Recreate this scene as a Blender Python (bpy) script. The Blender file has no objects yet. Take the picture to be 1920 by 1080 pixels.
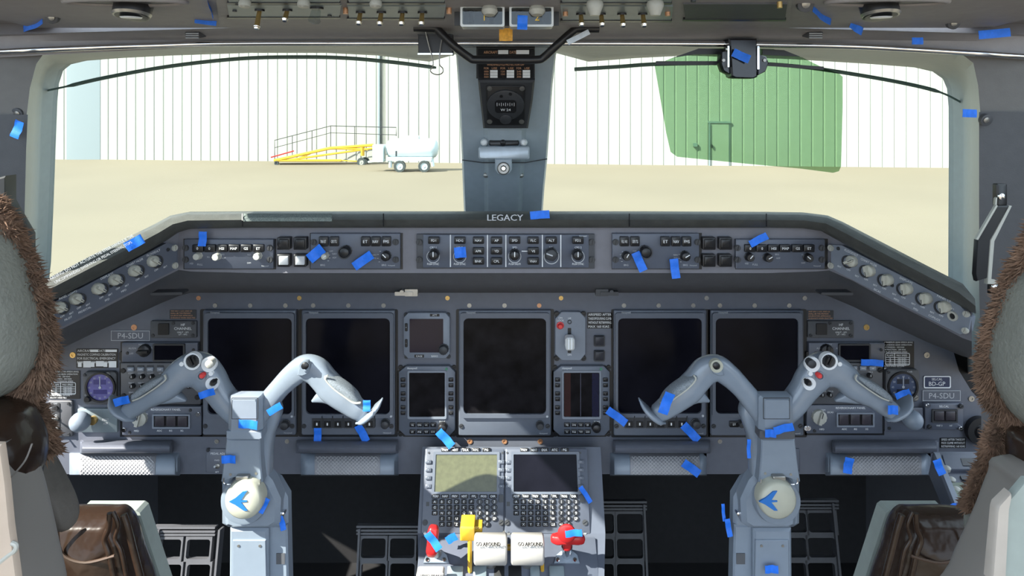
import bpy, bmesh, math, random
from mathutils import Vector, Matrix
random.seed(4)
SC = bpy.context.scene
COL = SC.collection
# ---------------------------------------------------------------- camera, sky, sun, exposure
F = 1300.0; HY = 200.0; CX = 960.0; EYE = 3.0          # focal length in pixels, horizon row, centre column, eye height
cd = bpy.data.cameras.new('camera'); cam = bpy.data.objects.new('camera', cd); COL.objects.link(cam)
cd.sensor_width = 36; cd.lens = F/1920*36; cd.shift_y = -(540-HY)/1920; cd.clip_start = .02; cd.clip_end = 500
cam.location = (0, 0, EYE); cam.rotation_euler = (math.pi/2, 0, 0); SC.camera = cam
W = bpy.data.worlds.new('sky'); SC.world = W; W.use_nodes = True
bg = W.node_tree.nodes['Background']; bg.inputs[0].default_value = (.70, .84, 1.0, 1); bg.inputs[1].default_value = 3.2
sl = bpy.data.lights.new('sun', 'SUN'); sun = bpy.data.objects.new('sun', sl); COL.objects.link(sun)
sl.energy = 18; sl.angle = .009; sl.color = (1, .95, .86)
SUND = Vector((1.0, .60, -1.0)).normalized()
sun.rotation_euler = SUND.to_track_quat('-Z', 'Y').to_euler(); sun.location = (-6, -4, 9)
SC.view_settings.view_transform = 'Standard'; SC.view_settings.look = 'None'; SC.view_settings.gamma = 1
SC.view_settings.exposure = 0.0
try: SC.view_settings.use_curve_mapping = False
except Exception: pass
SC.cycles.max_bounces = 8; SC.cycles.transparent_max_bounces = 16; SC.cycles.use_denoising = True
SC.cycles.sample_clamp_indirect = 6

# ---------------------------------------------------------------- helpers
def P(px, py, Y): return Vector(((px-CX)/F*Y, Y, EYE-(py-HY)/F*Y))
def lin(c): return c/12.92 if c <= .04045 else ((c+.055)/1.055)**2.4
def hexc(h): return tuple(lin(int(h[i:i+2], 16)/255) for i in (0, 2, 4))
def mat(name, col, rough=.5, metal=0, noise=.06, scale=60, bump=0, bscale=400, spec=.5, emis=None, coat=0):
    m = bpy.data.materials.new(name); m.use_nodes = True; nt = m.node_tree; b = nt.nodes['Principled BSDF']
    if isinstance(col, str): col = hexc(col)
    b.inputs['Roughness'].default_value = rough; b.inputs['Metallic'].default_value = metal
    b.inputs['Specular IOR Level'].default_value = spec; b.inputs['Coat Weight'].default_value = coat
    tc = nt.nodes.new('ShaderNodeTexCoord'); n = nt.nodes.new('ShaderNodeTexNoise'); n.inputs['Scale'].default_value = scale
    n.inputs['Detail'].default_value = 4
    nt.links.new(tc.outputs['Object'], n.inputs['Vector'])
    r = nt.nodes.new('ShaderNodeValToRGB'); r.color_ramp.elements[0].position = .3; r.color_ramp.elements[1].position = .7
    r.color_ramp.elements[0].color = tuple(c*(1-noise) for c in col)+(1,); r.color_ramp.elements[1].color = tuple(min(1, c*(1+noise)) for c in col)+(1,)
    nt.links.new(n.outputs['Fac'], r.inputs[0]); nt.links.new(r.outputs[0], b.inputs['Base Color'])
    if bump:
        n2 = nt.nodes.new('ShaderNodeTexNoise'); n2.inputs['Scale'].default_value = bscale; nt.links.new(tc.outputs['Object'], n2.inputs['Vector'])
        bp = nt.nodes.new('ShaderNodeBump'); bp.inputs['Strength'].default_value = bump; bp.inputs['Distance'].default_value = .002
        nt.links.new(n2.outputs['Fac'], bp.inputs['Height']); nt.links.new(bp.outputs[0], b.inputs['Normal'])
    if emis:
        b.inputs['Emission Color'].default_value = tuple(emis[:3])+(1,); b.inputs['Emission Strength'].default_value = emis[3]
    return m
def clearmat(name, col, gloss=.05, rough=.02):
    m = bpy.data.materials.new(name); m.use_nodes = True; nt = m.node_tree; nt.nodes.remove(nt.nodes['Principled BSDF'])
    t = nt.nodes.new('ShaderNodeBsdfTransparent'); t.inputs[0].default_value = tuple(col)+(1,)
    g = nt.nodes.new('ShaderNodeBsdfGlossy'); g.inputs['Roughness'].default_value = rough
    x = nt.nodes.new('ShaderNodeMixShader'); x.inputs[0].default_value = gloss
    nt.links.new(t.outputs[0], x.inputs[1]); nt.links.new(g.outputs[0], x.inputs[2])
    nt.links.new(x.outputs[0], nt.nodes['Material Output'].inputs[0]); return m

def wloc(o):
    v = Vector((0, 0, 0))
    while o is not None: v += o.location; o = o.parent
    return v
def tag(o, label=None, cat=None, group=None, kind=None):
    if label: o['label'] = label
    if cat: o['category'] = cat
    if group: o['group'] = group
    if kind: o['kind'] = kind
    return o
def thing(name, label, cat, loc, group=None):
    o = bpy.data.objects.new(name, None); COL.objects.link(o); o.location = loc; o.empty_display_size = .02
    return tag(o, label, cat, group)
TXT = {}
def textmesh(s):
    if s not in TXT:
        c = bpy.data.curves.new('t', 'FONT'); c.body = s; c.resolution_u = 2; o = bpy.data.objects.new('t', c); COL.objects.link(o)
        dg = bpy.context.evaluated_depsgraph_get(); dg.update(); me = bpy.data.meshes.new_from_object(o.evaluated_get(dg))
        vs = [(v.co.x, v.co.y) for v in me.vertices]; fs = [tuple(p.vertices) for p in me.polygons]
        bpy.data.objects.remove(o); bpy.data.curves.remove(c); bpy.data.meshes.remove(me)
        if not vs: vs = [(0, 0)]; fs = []
        xs = [v[0] for v in vs]; ys = [v[1] for v in vs]
        cx = (min(xs)+max(xs))/2; cy = (min(ys)+max(ys))/2; h = .73
        TXT[s] = ([((x-cx)/h, (y-cy)/h) for x, y in vs], fs, (max(xs)-min(xs))/h)
    return TXT[s]
class Fr:
    """a plane in the place: origin, right, up, and out towards the cabin"""
    def __init__(s, o, U, V):
        s.o = Vector(o); s.U = Vector(U).normalized(); V = Vector(V); s.V = (V-s.U*V.dot(s.U)).normalized(); s.W = s.U.cross(s.V)
        s.C = Vector((0, 0, EYE))
    def uv(s, px, py, w=0):
        d = Vector(((px-CX)/F, 1, -(py-HY)/F)); t = (s.o+s.W*w-s.C).dot(s.W)/d.dot(s.W); q = s.C+d*t-s.o
        s.t = t; return q.dot(s.U), q.dot(s.V)
    def pt(s, u, v, w=0): return s.o+s.U*u+s.V*v+s.W*w
    def at(s, px, py, w=0): return s.pt(*s.uv(px, py, w), w)
def rrpts(w, h, r, n=4):
    r = min(r, w/2-1e-6, h/2-1e-6)
    if r <= 0: return [(-w/2, -h/2), (w/2, -h/2), (w/2, h/2), (-w/2, h/2)]
    o = []
    for cx, cy, a0 in ((w/2-r, -h/2+r, -90), (w/2-r, h/2-r, 0), (-w/2+r, h/2-r, 90), (-w/2+r, -h/2+r, 180)):
        for k in range(n+1):
            a = math.radians(a0+90*k/n); o.append((cx+r*math.cos(a), cy+r*math.sin(a)))
    return o
def cmr(pts, n):
    """Catmull-Rom through tuples"""
    out = []; m = len(pts)
    for i in range(m-1):
        p0, p1, p2, p3 = pts[max(i-1, 0)], pts[i], pts[i+1], pts[min(i+2, m-1)]
        for k in range(n):
            t = k/n
            out.append(tuple(.5*((2*b)+(-a+c)*t+(2*a-5*b+4*c-d)*t*t+(-a+3*b-3*c+d)*t**3) for a, b, c, d in zip(p0, p1, p2, p3)))
    out.append(tuple(pts[-1])); return out
class MB:
    def __init__(s, fr=None): s.fr = fr; s.v = []; s.f = []
    def add(s, vs, fs):
        n = len(s.v); s.v += [Vector(v) for v in vs]; s.f += [tuple(i+n for i in f) for f in fs]; return s
    # ---- in a frame; pixel positions are read on the front face w1
    def prism_uv(s, pts, w0, w1, ch=0, fr=None):
        fr = fr or s.fr; n = len(pts); rings = [(pts, w0)]
        if ch:
            cx = sum(p[0] for p in pts)/n; cy = sum(p[1] for p in pts)/n
            ex = max(abs(p[0]-cx) for p in pts); ey = max(abs(p[1]-cy) for p in pts)
            kx = max(0, 1-ch/max(ex, 1e-6)); ky = max(0, 1-ch/max(ey, 1e-6))
            rings += [(pts, w1-ch*(1 if w1 > w0 else -1)), ([(cx+(x-cx)*kx, cy+(y-cy)*ky) for x, y in pts], w1)]
        else: rings.append((pts, w1))
        vs = [fr.pt(x, y, w) for pp, w in rings for x, y in pp]; fs = []
        for k in range(len(rings)-1):
            for i in range(n):
                j = (i+1) % n; fs.append((k*n+i, k*n+j, (k+1)*n+j, (k+1)*n+i))
        fs.append(tuple(range(n))[::-1]); fs.append(tuple((len(rings)-1)*n+i for i in range(n)))
        return s.add(vs, fs)
    def cbox(s, x, y, w, h, w0, w1, r=0, ch=0, rot=0, fore=True):
        u, v = s.fr.uv(x, y, w1); k = s.fr.t/F; c, d = math.cos(rot), math.sin(rot)
        if fore:
            a = s.fr.uv(x, y-.5, w1); b = s.fr.uv(x, y+.5, w1); kv = math.dist(a, b)
            if abs(s.fr.U.x) < .99: kv = k
        else: kv = k
        pts = rrpts(w*k, h*kv, r*k, 4 if r*k > .002 else 2)
        return s.prism_uv([(u+p*c-q*d, v+p*d+q*c) for p, q in pts], w0, w1, ch)
    def box(s, x0, y0, x1, y1, w0, w1, r=0, ch=0): return s.cbox((x0+x1)/2, (y0+y1)/2, x1-x0, y1-y0, w0, w1, r, ch)
    def poly(s, pts, w0, w1, ch=0): return s.prism_uv([s.fr.uv(x, y, w1) for x, y in pts], w0, w1, ch)
    def hole(s, ob, ib, w0, w1, ro=0, ri=0, n=4):
        """rectangular bezel with rounded opening; ob, ib are pixel boxes"""
        R = []
        for b, r in ((ob, ro), (ib, ri)):
            u0, v0 = s.fr.uv(b[0], b[3], w1); u1, v1 = s.fr.uv(b[2], b[1], w1); k = s.fr.t/F
            R.append([((u0+u1)/2+p, (v0+v1)/2+q) for p, q in rrpts(u1-u0, v1-v0, max(r*k, 1e-4), n)])
        return s.ringsolid(R[0], R[1], w0, w1)
    def ringsolid(s, A, B, w0, w1):
        n = len(A); vs = [s.fr.pt(x, y, w) for pp, w in ((A, w0), (A, w1), (B, w1), (B, w0)) for x, y in pp]; fs = []
        for k in range(4):
            l = (k+1) % 4
            for i in range(n):
                j = (i+1) % n; fs.append((k*n+i, k*n+j, l*n+j, l*n+i))
        return s.add(vs, fs)
    def lathe(s, x, y, prof, n=20, wf=None, flute=0):
        """prof: list of (radius px, w)"""
        u, v = s.fr.uv(x, y, prof[-1][1] if wf is None else wf); k = s.fr.t/F; vs = []; fs = []
        for q, (r, w) in enumerate(prof):
            for i in range(n):
                a = 2*math.pi*i/n; rr = r*k*(1-(flute if (i % 2 and q < len(prof)-1) else 0)); vs.append(s.fr.pt(u+rr*math.cos(a), v+rr*math.sin(a), w))
        m = len(prof)
        for q in range(m-1):
            for i in range(n):
                j = (i+1) % n; fs.append((q*n+i, q*n+j, (q+1)*n+j, (q+1)*n+i))
        fs.append(tuple(range(n))[::-1]); fs.append(tuple((m-1)*n+i for i in range(n)))
        return s.add(vs, fs)
    def cyl(s, x, y, r, w0, w1, n=16, ch=0):
        return s.lathe(x, y, [(r, w0), (r, w1-ch), (r-ch*F/1.2, w1)] if ch else [(r, w0), (r, w1)], n)
    def ring(s, x, y, r0, r1, w0, w1, n=20):
        u, v = s.fr.uv(x, y, w1); k = s.fr.t/F
        A = [(u+r1*k*math.cos(2*math.pi*i/n), v+r1*k*math.sin(2*math.pi*i/n)) for i in range(n)]
        B = [(u+r0*k*math.cos(2*math.pi*i/n), v+r0*k*math.sin(2*math.pi*i/n)) for i in range(n)]
        return s.ringsolid(A, B, w0, w1)
    def text(s, t, x, y, h, w, rot=0, maxw=None, align='c', sx=1):
        vs, fs, tw = textmesh(t); u, v = s.fr.uv(x, y, w); k = s.fr.t/F*h; c, d = math.cos(rot), math.sin(rot)
        kx = k*sx
        if maxw and tw*kx > maxw*s.fr.t/F: kx = maxw*s.fr.t/F/tw
        ox = tw/2 if align == 'l' else 0
        return s.add([s.fr.pt(u+(a+ox)*kx*c-b*k*d, v+(a+ox)*kx*d+b*k*c, w+.00015) for a, b in vs], fs)
    # ---- in the world
    def wbox(s, c, sz, rot=None):
        c = Vector(c); vs = []
        for x in (-.5, .5):
            for y in (-.5, .5):
                for z in (-.5, .5):
                    q = Vector((x*sz[0], y*sz[1], z*sz[2])); q = rot @ q if rot else q; vs.append(c+q)
        return s.add(vs, [(0, 1, 3, 2), (4, 6, 7, 5), (0, 4, 5, 1), (2, 3, 7, 6), (0, 2, 6, 4), (1, 5, 7, 3)])
    def tube(s, pts, r, n=8, closed=False, flat=None):
        """pts world; r one or per point (a, b)"""
        pts = [Vector(p) for p in pts]; m = len(pts); R = r if isinstance(r, list) else [r]*m; vs = []; fs = []; prev = None
        for i, p in enumerate(pts):
            if closed: T = pts[(i+1) % m]-pts[i-1]
            else: T = pts[min(i+1, m-1)]-pts[max(i-1, 0)]
            T.normalize()
            ref = flat if flat is not None else (prev if prev is not None else (Vector((0, 0, 1)) if abs(T.z) < .9 else Vector((0, 1, 0))))
            N = ref-T*ref.dot(T)
            if N.length < 1e-6: N = T.orthogonal()
            N.normalize(); B = T.cross(N)
            if flat is None: prev = N
            a, b = R[i] if isinstance(R[i], tuple) else (R[i], R[i])
            for k in range(n):
                t = 2*math.pi*k/n; vs.append(p+N*b*math.cos(t)+B*a*math.sin(t))
        L = m if closed else m-1
        for i in range(L):
            j = (i+1) % m
            for k in range(n):
                l = (k+1) % n; fs.append((i*n+k, i*n+l, j*n+l, j*n+k))
        if not closed: fs.append(tuple(range(n))[::-1]); fs.append(tuple((m-1)*n+k for k in range(n)))
        return s.add(vs, fs)
    def horn(s, pts, Y, n=20, sub=6, e=.62):
        """limb along pixel path (x, y, half width px, half depth px[, dY m])"""
        Q = cmr([tuple(p)+(0,)*(5-len(p)) for p in pts], sub); W_ = [P(q[0], q[1], Y+q[4]) for q in Q]; vs = []; fs = []
        yv = Vector((0, 1, 0)); k = Y/F; m = len(W_); Ns = []
        for i in range(m):
            T = W_[min(i+1, m-1)]-W_[max(i-1, 0)]; T.normalize(); N = T.cross(yv); N.normalize(); B = N.cross(T); B.normalize()
            a, b = Q[i][2]*k, Q[i][3]*k
            for j in range(n):
                t = 2*math.pi*j/n; c, d = math.cos(t), math.sin(t)
                vs.append(W_[i]+N*a*math.copysign(abs(c)**e, c)+B*b*math.copysign(abs(d)**e, d))
        for i in range(m-1):
            for j in range(n):
                l = (j+1) % n; fs.append((i*n+j, i*n+l, (i+1)*n+l, (i+1)*n+j))
        for e_, i0, sg in ((0, 0, -1), (1, (m-1)*n, 1)):     # rounded ends
            c = W_[0] if not e_ else W_[-1]; T = (W_[1]-W_[0] if not e_ else W_[-1]-W_[-2]).normalized()*sg
            r = Q[0][3]*k if not e_ else Q[-1][3]*k; base = i0
            for f_, g in ((.8, .45), (.45, .7)):
                nb = len(vs)
                for j in range(n): vs.append(c+(vs[i0+j]-c)*f_+T*r*g*.7)
                for j in range(n):
                    l = (j+1) % n; fs.append((base+j, base+l, nb+l, nb+j))
                base = nb
            fs.append(tuple(base+j for j in range(n)))
        return s.add(vs, fs)
    def grid(s, rows, closed=False):
        """rows of world points -> quads"""
        n = len(rows[0]); vs = [p for r in rows for p in r]; fs = []
        for i in range(len(rows)-1):
            for j in range(n if closed else n-1):
                k = (j+1) % n; fs.append((i*n+j, i*n+k, (i+1)*n+k, (i+1)*n+j))
        return s.add(vs, fs)
    def shell(s, rows, back):
        """rows of world points, closed into a solid with an offset copy"""
        n = len(rows[0]); m = len(rows); back = Vector(back); A = [p for r in rows for p in r]; vs = A+[p+back for p in A]; N = n*m; fs = []
        for i in range(m-1):
            for j in range(n-1):
                q = (i*n+j, i*n+j+1, (i+1)*n+j+1, (i+1)*n+j); fs.append(q); fs.append(tuple(x+N for x in q[::-1]))
        for j in range(n-1):
            for i in (0, m-1): fs.append((i*n+j, i*n+j+1, i*n+j+1+N, i*n+j+N))
        for i in range(m-1):
            for j in (0, n-1): fs.append((i*n+j, (i+1)*n+j, (i+1)*n+j+N, i*n+j+N))
        return s.add(vs, fs)
    def pillow(s, outline, Y, th, bulge=.02, Yt=0, sub=4, rings=5, sx=1, rim=.35):
        """soft slab: outline in pixels at distance Y (Yt adds depth per metre of height), thickness th"""
        out = cmr([tuple(p) for p in outline]+[tuple(outline[0])], sub)[:-1]
        pts = [P(x, y, Y) for x, y in out]; c = sum(pts, Vector())/len(pts); n = len(pts); vs = []; fs = []
        prof = []
        for k in range(rings+1):
            a = math.pi/2*k/rings; prof.append((1-rim*(1-math.cos(a)), -th/2*math.sin(a)))   # front half
        rr = [(p, -w) for p, w in prof[:0:-1]]+prof
        for sc, w in rr:
            for p in pts:
                q = c+(p-c)*sc; q.y += w+Yt*(q.z-c.z); vs.append(q)
        m = len(rr)
        for i in range(m-1):
            for j in range(n):
                l = (j+1) % n; fs.append((i*n+j, i*n+l, (i+1)*n+l, (i+1)*n+j))
        f0 = len(vs); vs.append(c+Vector((0, th/2+bulge, 0))); vs.append(c-Vector((0, th/2+bulge, 0)))
        nb = len(vs)                                          # smooth crown rings
        for side, base in ((1, 0), (-1, (m-1)*n)):
            b = base
            for sc, g in ((.66, .55), (.33, .88)):
                k0 = len(vs)
                for j in range(n):
                    q = c+(vs[base+j]-c)*sc; q.y = vs[base+j].y*sc+(c.y)*(1-sc)+side*bulge*g+(1-sc)*side*th/2; vs.append(q)
                for j in range(n):
                    l = (j+1) % n; fs.append((b+j, b+l, k0+l, k0+j))
                b = k0
            cc = f0 if side == 1 else f0+1
            for j in range(n): fs.append((b+j, b+(j+1) % n, cc))
        return s.add(vs, fs)
    def build(s, name, m, parent=None, loc=None, smooth=40, **kw):
        if parent is not None: off = wloc(parent)
        elif loc is not None: off = Vector(loc)
        else:
            xs = [v.x for v in s.v]; ys = [v.y for v in s.v]; zs = [v.z for v in s.v]
            off = Vector(((min(xs)+max(xs))/2, (min(ys)+max(ys))/2, min(zs)))
        me = bpy.data.meshes.new(name); me.from_pydata([v-off for v in s.v], [], s.f)
        bm = bmesh.new(); bm.from_mesh(me); bmesh.ops.recalc_face_normals(bm, faces=bm.faces); bm.to_mesh(me); bm.free()
        me.materials.append(m)
        if smooth: me.shade_smooth(); me.set_sharp_from_angle(angle=math.radians(smooth))
        o = bpy.data.objects.new(name, me); COL.objects.link(o)
        if parent is not None: o.parent = parent
        else: o.location = off
        return tag(o, **kw)
def struct(name, mb, m, **k): return mb.build(name, m, kind='structure', **k)

# ---------------------------------------------------------------- materials
PANEL = mat('panel_paint', (.108, .118, .148), .45, noise=.05, bump=.08, bscale=900)
PANELD = mat('panel_paint_dark', (.085, .088, .098), .5, noise=.05, bump=.08, bscale=900)
MODULE = mat('module_paint', (.095, .108, .142), .42, noise=.04, bump=.05, bscale=900)
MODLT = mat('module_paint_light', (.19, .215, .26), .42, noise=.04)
TEAL = mat('module_paint_teal', (.17, .21, .23), .42, noise=.04)
BEZEL = mat('bezel_paint', (.105, .12, .152), .4, noise=.04)
EYEBROW = mat('eyebrow_paint', (.16, .16, .185), .5, noise=.05, bump=.1, bscale=700)
TRIM = mat('trim_grey', (.285, .27, .275), .6, noise=.05, bump=.12, bscale=500)
TRIM2 = mat('trim_mid_grey', (.14, .135, .13), .6, noise=.05, bump=.12, bscale=500)
TRIMD = mat('trim_dark_grey', (.075, .077, .085), .6, noise=.06, bump=.1, bscale=500)
FRAME = mat('frame_light_paint', (.26, .30, .31), .45, noise=.04)
POST = mat('post_paint', (.36, .42, .47), .42, noise=.04)
ROLL = mat('glareshield_leatherette', (.075, .078, .072), .5, noise=.15, bump=.25, bscale=600)
PAD = mat('kneepad_grey', (.20, .23, .25), .8, noise=.4, scale=900, bump=.3, bscale=900)
BLACK = mat('black_plastic', (.012, .012, .014), .38, noise=.1)
DKPL = mat('dark_plastic', (.035, .037, .042), .5, noise=.1)
SCREEN = mat('dark_screen_glass', (.006, .006, .010), .12, noise=.5, scale=9, spec=.06)
SCREEN2 = mat('dusty_screen_glass', (.008, .0075, .009), .2, noise=.6, scale=30, spec=.08)
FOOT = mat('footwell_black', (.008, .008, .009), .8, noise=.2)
WHITE = mat('white_lettering', (.78, .80, .82), .6, noise=.02)
GREYL = mat('grey_lettering', (.45, .47, .50), .6, noise=.02)
AMBL = mat('amber_lettering', (.62, .34, .20), .6, noise=.02)
YELL = mat('yellow_lettering', (.75, .50, .06), .6, noise=.02)
KNOB = mat('knob_grey', (.42, .42, .38), .4, noise=.05)
CHROME = mat('chrome', (.75, .75, .76), .12, 1, noise=.03)
STEEL = mat('screw_steel', (.36, .35, .33), .35, .8, noise=.1)
BRASS = mat('brass', (.62, .42, .16), .35, .8, noise=.1)
COPPER = mat('copper_screw', (.60, .32, .18), .4, .6, noise=.1)
TAPE = mat('blue_masking_tape', (.012, .17, .80), .55, noise=.10, scale=150, bump=.2, bscale=900)
RED = mat('red_paint', (.42, .018, .02), .3, noise=.06)
REDB = mat('red_button', (.72, .05, .05), .3, noise=.06)
YELLOW = mat('yellow_paint', (.62, .36, .03), .4, noise=.06)
LEVER = mat('white_lever_plastic', (.40, .38, .36), .35, noise=.03)
YOKE = mat('yoke_grey_paint', (.22, .26, .315), .26, noise=.03, bump=.05, bscale=300, coat=.2)
YOKED = mat('yoke_cover_paint', (.21, .25, .305), .38, noise=.03)
GRIP = mat('grip_rubber', (.22, .25, .28), .7, noise=.35, scale=700, bump=.4, bscale=900)
CREAM = mat('cream_cap', (.46, .46, .38), .35, noise=.03)
LOGO = mat('blue_logo', (.02, .16, .52), .4, noise=.03)
TREAD = mat('tread_rubber', (.27, .27, .29), .6, noise=.05)
LEATHER = mat('grey_leather', (.19, .195, .17), .5, noise=.12, scale=25, bump=.5, bscale=260)
LEATHB = mat('brown_leather', (.026, .015, .010), .26, noise=.35, scale=14, bump=.6, bscale=60, spec=.3)
FUR = mat('sheepskin', (.19, .115, .075), .9, noise=.4, scale=60)
SHELL = mat('seat_shell_grey', (.20, .185, .17), .5, noise=.05, scale=12)
TAN = mat('seat_trim_tan', (.50, .40, .32), .5, noise=.04)
BRACK = mat('seat_bracket_grey', (.27, .31, .29), .5, noise=.06)
VISOR = clearmat('green_visor_acrylic', (.50, .64, .50), .006, .1)
GLASS = clearmat('window_glass', (.83, .87, .85), .012)
GLASS2 = clearmat('side_window_glass', (.96, .98, .97), .012)
GUARD = clearmat('clear_guard_plastic', (.86, .89, .90), .03)
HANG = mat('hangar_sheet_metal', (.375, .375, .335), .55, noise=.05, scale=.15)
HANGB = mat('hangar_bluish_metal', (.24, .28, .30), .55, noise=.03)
GROUNDM = mat('tan_concrete_apron', (.178, .148, .104), .9, noise=.08, scale=.12)
TANKW = mat('tank_white_paint', (.50, .58, .60), .5, noise=.04)
TYRE = mat('tyre_rubber', (.05, .06, .06), .8)
GREENR = mat('dark_green_rubber', (.13, .19, .165), .6)
CYAN = mat('instrument_blue_face', (.11, .10, .30), .4, noise=.2)

# ---------------------------------------------------------------- outside: apron, hangar, ground equipment
X3, Y3, Z3 = Vector((1, 0, 0)), Vector((0, 1, 0)), Vector((0, 0, 1))
ap = MB().wbox((0, 40, -.1), (240, 160, .2)); tag(ap.build('apron_ground', GROUNDM, smooth=0), kind='structure')
A = P(75, 298, 0) ; ya = EYE*F/(298-HY); yb = EYE*F/(315-HY)
WA = Vector(((75-CX)/F*ya, ya, 0)); WB = Vector(((1805-CX)/F*yb, yb, 0)); wd = (WB-WA).normalized(); wn = Vector((wd.y, -wd.x, 0))
if wn.y > 0: wn = -wn
def wallpt(px, z, off=0):
    """point of the hangar wall line seen in column px"""
    d = Vector(((px-CX)/F, 1, 0)); n = wn; t = WA.dot(n)/d.dot(n); q = d*t; return Vector((q.x, q.y, z))+wn*off
hangar = thing('hangar', 'long cream metal hangar with vertical ribs across the apron', 'building', tuple((WA+WB)/2))
HT = 13.0
def ribs(p0, p1, pitch, name, m, off=0):
    L = (p1-p0).length; d = (p1-p0).normalized(); n = int(L/pitch); prof = []
    for i in range(n+1):
        s = i*pitch
        for a, b in ((0, 0), (pitch*.80, 0), (pitch*.85, -.035), (pitch*.93, -.035)): prof.append((s+a, b))
    b = MB(); rows = []
    for z in (0, HT): rows.append([p0+d*s+wn*(h+off)+Z3*z for s, h in prof])
    b.shell(rows, -wn*.25); return b.build(name, m, hangar, smooth=0)
c0, c1 = wallpt(132, 0), wallpt(188, 0)
ribs(WA-wd*18, c0, .60, 'wall_panel', HANG, .25)
ribs(c1, wallpt(710, 0), .56, 'wall_panel', HANG)
ribs(wallpt(712, 0), WB+wd*22, .56, 'wall_panel', HANG)
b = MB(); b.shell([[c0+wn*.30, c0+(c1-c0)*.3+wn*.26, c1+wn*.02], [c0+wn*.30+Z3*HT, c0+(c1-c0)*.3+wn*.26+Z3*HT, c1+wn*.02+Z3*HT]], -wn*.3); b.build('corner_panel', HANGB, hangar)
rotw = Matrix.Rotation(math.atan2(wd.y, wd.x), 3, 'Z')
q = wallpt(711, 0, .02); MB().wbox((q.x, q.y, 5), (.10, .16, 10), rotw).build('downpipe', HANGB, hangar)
q = wallpt(1348, 0, .03); dr = MB().wbox((q.x, q.y, 1.08), (.95, .10, 2.16), rotw).build('door', HANG, hangar)
MB().wbox((q.x, q.y-.04, 2.21), (1.12, .12, .09), rotw).wbox((q.x-.5, q.y-.02, 1.08), (.06, .12, 2.16), rotw).wbox((q.x+.5, q.y-.02, 1.08), (.06, .12, 2.16), rotw).build('door_frame', HANGB, dr)
MB().wbox((q.x-.38, q.y-.09, 1.0), (.05, .08, .16), rotw).build('door_handle', DKPL, dr)
q = wallpt(1303, 1.05, .08); MB().wbox(q, (.20, .14, .18), rotw).build('utility_box', HANGB, hangar)
q = wallpt(100, 1.35, .34); MB().wbox(q, (.30, .14, .15), rotw).build('utility_box', HANGB, hangar)

def gy(py): return EYE*F/(py-HY)
def G(px, py, Y): return P(px, py, Y)
# boarding stairs, towed
YS = gy(309)
st = thing('boarding_stairs', 'yellow towable boarding stairs lowered flat before the hangar', 'stairs', (P(600, 309, YS).x, YS, 0))
wy = .9
b = MB()
for dy in (0, wy):
    Y = YS+dy; b.tube([P(514, 301, Y), P(618, 278, Y), P(700, 272, Y)], .075, 6).tube([P(514, 301, Y), P(640, 301, Y)], .06, 6)
    b.tube([P(540, 300, Y), P(700, 278, Y)], .05, 6).tube([P(622, 278, Y), P(690, 280, Y)], .06, 6).tube([P(582, 288, Y), P(555, 299, Y)], .04, 6)
b.tube([P(680, 276, YS), P(680, 292, YS)], .10, 6).tube([P(640, 301, YS), P(680, 303, YS)], .03, 6)
b.build('frame', YELLOW, st)
b = MB(); b.shell([[P(516, 299, YS), P(618, 275, YS), P(698, 270, YS)], [P(516, 299, YS+wy), P(618, 275, YS+wy), P(698, 270, YS+wy)]], (0, 0, -.06)); b.build('stair_deck', mat('worn_yellow_deck', (.42, .30, .08), .6), st)
for dy in (0, wy):
    Y = YS+dy; b = MB()
    b.tube([P(515, 300, Y), P(515, 263, Y), P(620, 236, Y), P(743, 239, Y), P(743, 255, Y)], .022, 5)
    b.tube([P(515, 277, Y), P(620, 249, Y), P(743, 253, Y)], .018, 5)
    for x, y0, y1 in ((620, 236, 275), (548, 254, 292), (585, 245, 283), (665, 237, 272)): b.tube([P(x, y0, Y), P(x, y1, Y)], .02, 5)
    b.build('handrail', DKPL, st)
def wheel(root, x, y, r, Y, th, hub):
    fr = Fr((0, Y, EYE), X3, Z3); b = MB(fr); b.ring(x, y, r*.62, r, -th/2, th/2, 20); w = b.build('wheel', TYRE, root)
    MB(fr).lathe(x, y, [(r*.63, -th*.3), (r*.63, th*.35), (r*.25, th*.30), (r*.2, th*.45)], 16, wf=0).build('hub', hub, w); return w
wheel(st, 677, 304, 8, YS, .16, HANG); wheel(st, 684, 303, 8, YS+.8, .16, HANG)
wheel(st, 518, 306, 4, YS, .12, DKPL)
MB().tube([P(508, 295, YS), P(551, 283, YS)], .035, 6).build('drawbar', RED, st)
# tank trailer
YT = gy(322.5)
tk = thing('tank_trailer', 'white tank on a four wheeled trailer beside the yellow stairs', 'trailer', (P(775, 322, YT).x, YT, 0))
c = P(774, 278, YT+.6); k = YT/F; b = MB(); prof = [(-50, 3), (-49, 12), (-44, 17), (-36, 19), (36, 19), (43, 17), (47, 12), (49, 3)]
n = 24; vs = []; fs = []
for x, r in prof:
    for i in range(n): t = 2*math.pi*i/n; vs.append(c+Vector((x*k, r*k*math.cos(t), r*k*math.sin(t))))
for i in range(len(prof)-1):
    for j in range(n): l = (j+1) % n; fs.append((i*n+j, i*n+l, (i+1)*n+l, (i+1)*n+j))
fs += [tuple(range(n)), tuple((len(prof)-1)*n+j for j in range(n))]
b.add(vs, fs).build('tank', TANKW, tk)
q = P(772, 258, YT+.6); MB().wbox(q, (28*k, .35, 7*k)).build('hatch', TANKW, tk)
q = P(711, 287, YT+.5); MB().wbox(q, (20*k, .7, 32*k)).build('pump_cabinet', TANKW, tk)
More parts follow.
